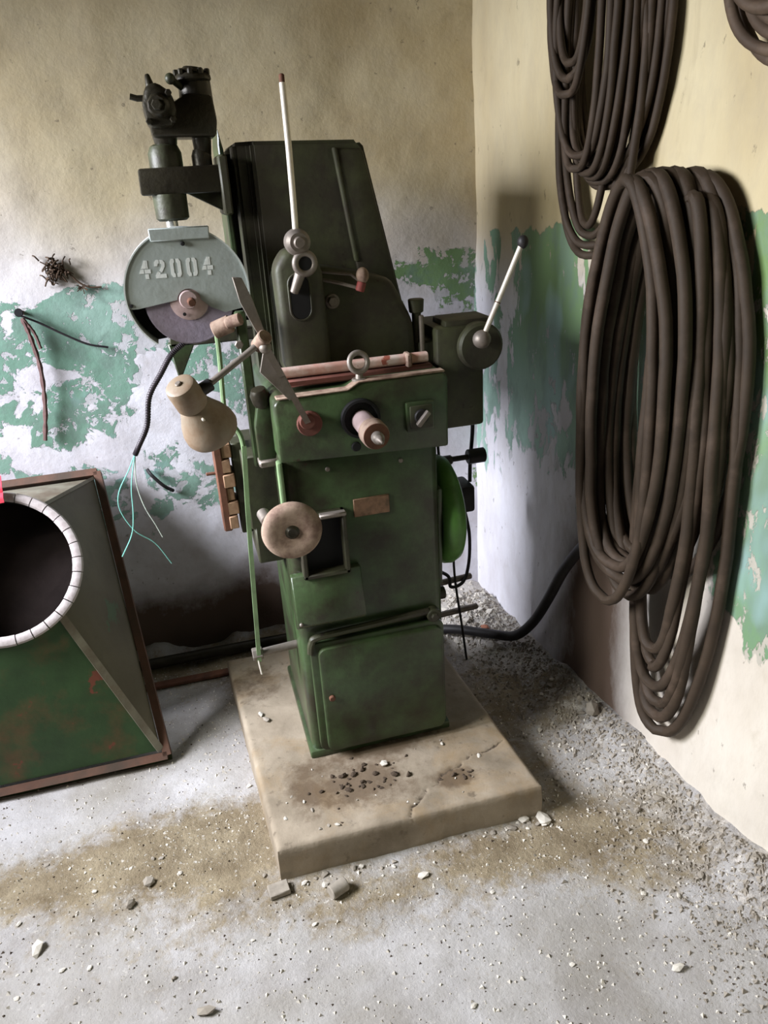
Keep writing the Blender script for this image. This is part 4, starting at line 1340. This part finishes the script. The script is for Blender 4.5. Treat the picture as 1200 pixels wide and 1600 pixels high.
# single pieces that can be told apart
b = box(-0.024, 0.024, -0.018, 0.018, 0, 0.014, 0.002, 1)
bmesh.ops.rotate(b, cent=(0, 0, 0), matrix=Matrix.Rotation(0.10, 3, 'Z'), verts=b.verts)
bmesh.ops.translate(b, vec=(0.016, 1.300, 0.002), verts=b.verts)
tag(obj('tile_piece', b, 'chip_grey'), 'square grey tile piece in front of the plinth front left corner', 'tile')
tag(obj('pipe_piece', cyl((0.128, 1.246, 0.017), (0.168, 1.262, 0.017), 0.0165), 'chip_grey'), 'short round grey plug lying on its side in front of the plinth', 'plug')
LONE = [('plaster_chunk', 'chip_pale', 0.690, 1.300, 0.048, 'largest pale plaster lump beside the front right plinth corner'),
        ('plaster_chunk', 'chip_pale', 0.643, 1.318, 0.034, 'upright pale plaster lump just left of the largest lump'),
        ('plaster_chunk', 'chip_grey', 0.603, 1.303, 0.030, 'flat greyish plaster lump leftmost of three at the plinth right corner'),
        ('mortar_flake', 'chip_pale', -0.515, 1.318, 0.044, 'curled pale plaster flake on the bare floor far left in front'),
        ('mortar_flake', 'chip_grey', -0.281, 1.424, 0.040, 'long brown-grey flake on the stained floor left of the plinth'),
        ('mortar_lump', 'chip_grey', -0.322, 1.372, 0.034, 'grey mortar lump on the floor below the long flake'),
        ('mortar_flake', 'chip_grey', -0.165, 1.066, 0.040, 'grey flake at the very front edge of the floor'),
        ('plaster_sliver', 'chip_pale', 0.347, 1.240, 0.030, 'narrow pale plaster sliver in front of the plinth middle'),
        ('plaster_chunk', 'chip_pale', 0.770, 0.861, 0.030, 'round white plaster lump on the front right floor'),
        ('brick_lump', 'chip_brick', 0.868, 2.120, 0.055, 'pinkish brick lump in the rubble of the room corner'),
        ('mortar_slab', 'chip_grey', 0.985, 1.590, 0.075, 'flat grey mortar slab on the floor under the hanging coils'),
        ('plaster_chunk', 'chip_pale', 0.049, 1.838, 0.026, 'flat pale chip on the plinth left of the machine, the rear one'),
        ('plaster_chunk', 'chip_grey', 0.062, 1.808, 0.028, 'grey chip on the plinth left of the machine, the front one'),
        ('plaster_stub', 'chip_pale', 0.335, 1.520, 0.026, 'small pale upright stub on the plinth before the door'),
        ('soil_clod', 'chip_dark', 0.352, 1.478, 0.024, 'dark round clod on the plinth right of the soil scatter')]
for (nm, mk, x, y, s, lab) in LONE:
    onp = y > 1.34 and 0.02 < x < 0.66
    o = chip(nm, mk, x, y, s, z=PZ if onp else None, sink=0.15)
    tag(o, lab, nm.split('_')[1])
# countable scatter, sharing a label within each group
def scatter(n, gen, name, cat, label, group, mats, s0, s1, onp=False):
    for _ in range(n):
        x, y = gen()
        s = s0 + (s1 - s0) * random.random() ** 2.2
        o = chip(name, random.choice(mats), x, y, s, z=PZ if onp else None)
        tag(o, label, cat, group)


scatter(46, lambda: (0.27 + random.gauss(0, 0.065), 1.475 + random.gauss(0, 0.035)), 'soil_clod', 'clod', 'small dark clod in the soil scatter on the plinth before the door', 'clods on the plinth', ['chip_dark'], 0.008, 0.022, True)
scatter(10, lambda: (0.505 + random.gauss(0, 0.020), 1.420 + random.gauss(0, 0.016)), 'soil_clod', 'clod', 'small dark clod in the heap beside the plinth crack', 'clods by the crack', ['chip_dark'], 0.008, 0.020, True)
scatter(22, lambda: (random.uniform(0.06, 0.62), random.uniform(1.36, 1.57)), 'plaster_chip', 'chip', 'tiny pale plaster chip on top of the concrete plinth', 'chips on the plinth', ['chip_pale', 'chip_grey'], 0.006, 0.016, True)
scatter(34, lambda: (random.uniform(0.02, 0.74), 1.318 - abs(random.gauss(0, 0.022))), 'plaster_chip', 'chip', 'pale plaster chip fallen along the front foot of the plinth', 'chips at the plinth foot', ['chip_pale', 'chip_grey'], 0.007, 0.024)
scatter(60, lambda: (lambda y: (rwx(y) - 0.05 - abs(random.gauss(0, 0.13)), y))(random.uniform(0.75, 1.95)), 'plaster_chip', 'chip', 'plaster chip in the rubble bank along the right wall', 'chips along the right wall', ['chip_pale', 'chip_grey', 'chip_grey'], 0.008, 0.032)
scatter(70, lambda: (0.84 + random.gauss(0, 0.07), 2.20 + random.gauss(0, 0.085)), 'plaster_lump', 'lump', 'whitish plaster lump in the rubble heap in the corner', 'lumps in the corner heap', ['chip_pale', 'chip_pale', 'chip_grey'], 0.010, 0.040)
scatter(50, lambda: (random.uniform(-0.6, 0.0), random.uniform(1.15, 1.72)), 'plaster_chip', 'chip', 'small pale chip on the floor left of the plinth', 'chips left of the plinth', ['chip_pale', 'chip_pale', 'chip_grey'], 0.005, 0.018)
scatter(40, lambda: (random.uniform(-0.1, 0.95), random.uniform(0.72, 1.22)), 'plaster_chip', 'chip', 'small pale chip on the open floor in front', 'chips on the front floor', ['chip_pale', 'chip_pale', 'chip_grey'], 0.005, 0.018)

# grit nobody could count: one mesh of tiny grains
def grit(n, gen, s0, s1, mk, name, label):
    rnd = random.Random(n)
    verts, faces = [], []
    for _ in range(n):
        x, y = gen(rnd)
        if 0.0 < x < 0.70 and 1.31 < y < 2.17 or x > rwx(y) - 0.01 or y > BWY - 0.02:
            continue
        s = s0 + (s1 - s0) * rnd.random() ** 3
        z = floor_h(x, y) + 0.1 * s
        a = rnd.uniform(0, 6.28)
        i = len(verts)
        for k in range(3):
            verts.append((x + s * math.cos(a + 2.1 * k) * rnd.uniform(0.6, 1), y + s * math.sin(a + 2.1 * k) * rnd.uniform(0.6, 1), z - 0.3 * s))
        verts.append((x + rnd.uniform(-0.4, 0.4) * s, y + rnd.uniform(-0.4, 0.4) * s, z + s * rnd.uniform(0.3, 0.7)))
        faces += [(i, i + 1, i + 3), (i + 1, i + 2, i + 3), (i + 2, i, i + 3), (i, i + 2, i + 1)]
    me = bpy.data.meshes.new(name)
    me.from_pydata(verts, [], faces)
    me.materials.append(M[mk])
    o = bpy.data.objects.new(name, me)
    COL.objects.link(o)
    tag(o, label, 'grit')
    o['kind'] = 'stuff'


def g_floor(r):
    return r.uniform(-0.8, 1.05), r.uniform(0.65, 2.3)


def g_wall(r):
    y = r.uniform(0.7, 2.35)
    return rwx(y) - 0.01 - abs(r.gauss(0, 0.14)), y


def g_corner(r):
    return 0.83 + r.gauss(0, 0.09), 2.2 + r.gauss(0, 0.1)


grit(9000, g_floor, 0.0012, 0.009, 'chip_pale', 'plaster_grit', 'fine pale plaster grit scattered over the whole floor')
grit(3000, g_floor, 0.0012, 0.006, 'chip_dark', 'soil_grit', 'fine dark soil grit scattered over the whole floor')
grit(8000, g_wall, 0.0015, 0.013, 'chip_grey', 'mortar_grit', 'grey mortar grit banked along the foot of the right wall')
grit(1500, g_corner, 0.002, 0.014, 'chip_pale', 'plaster_rubble', 'white crumbled plaster heaped in the room corner')
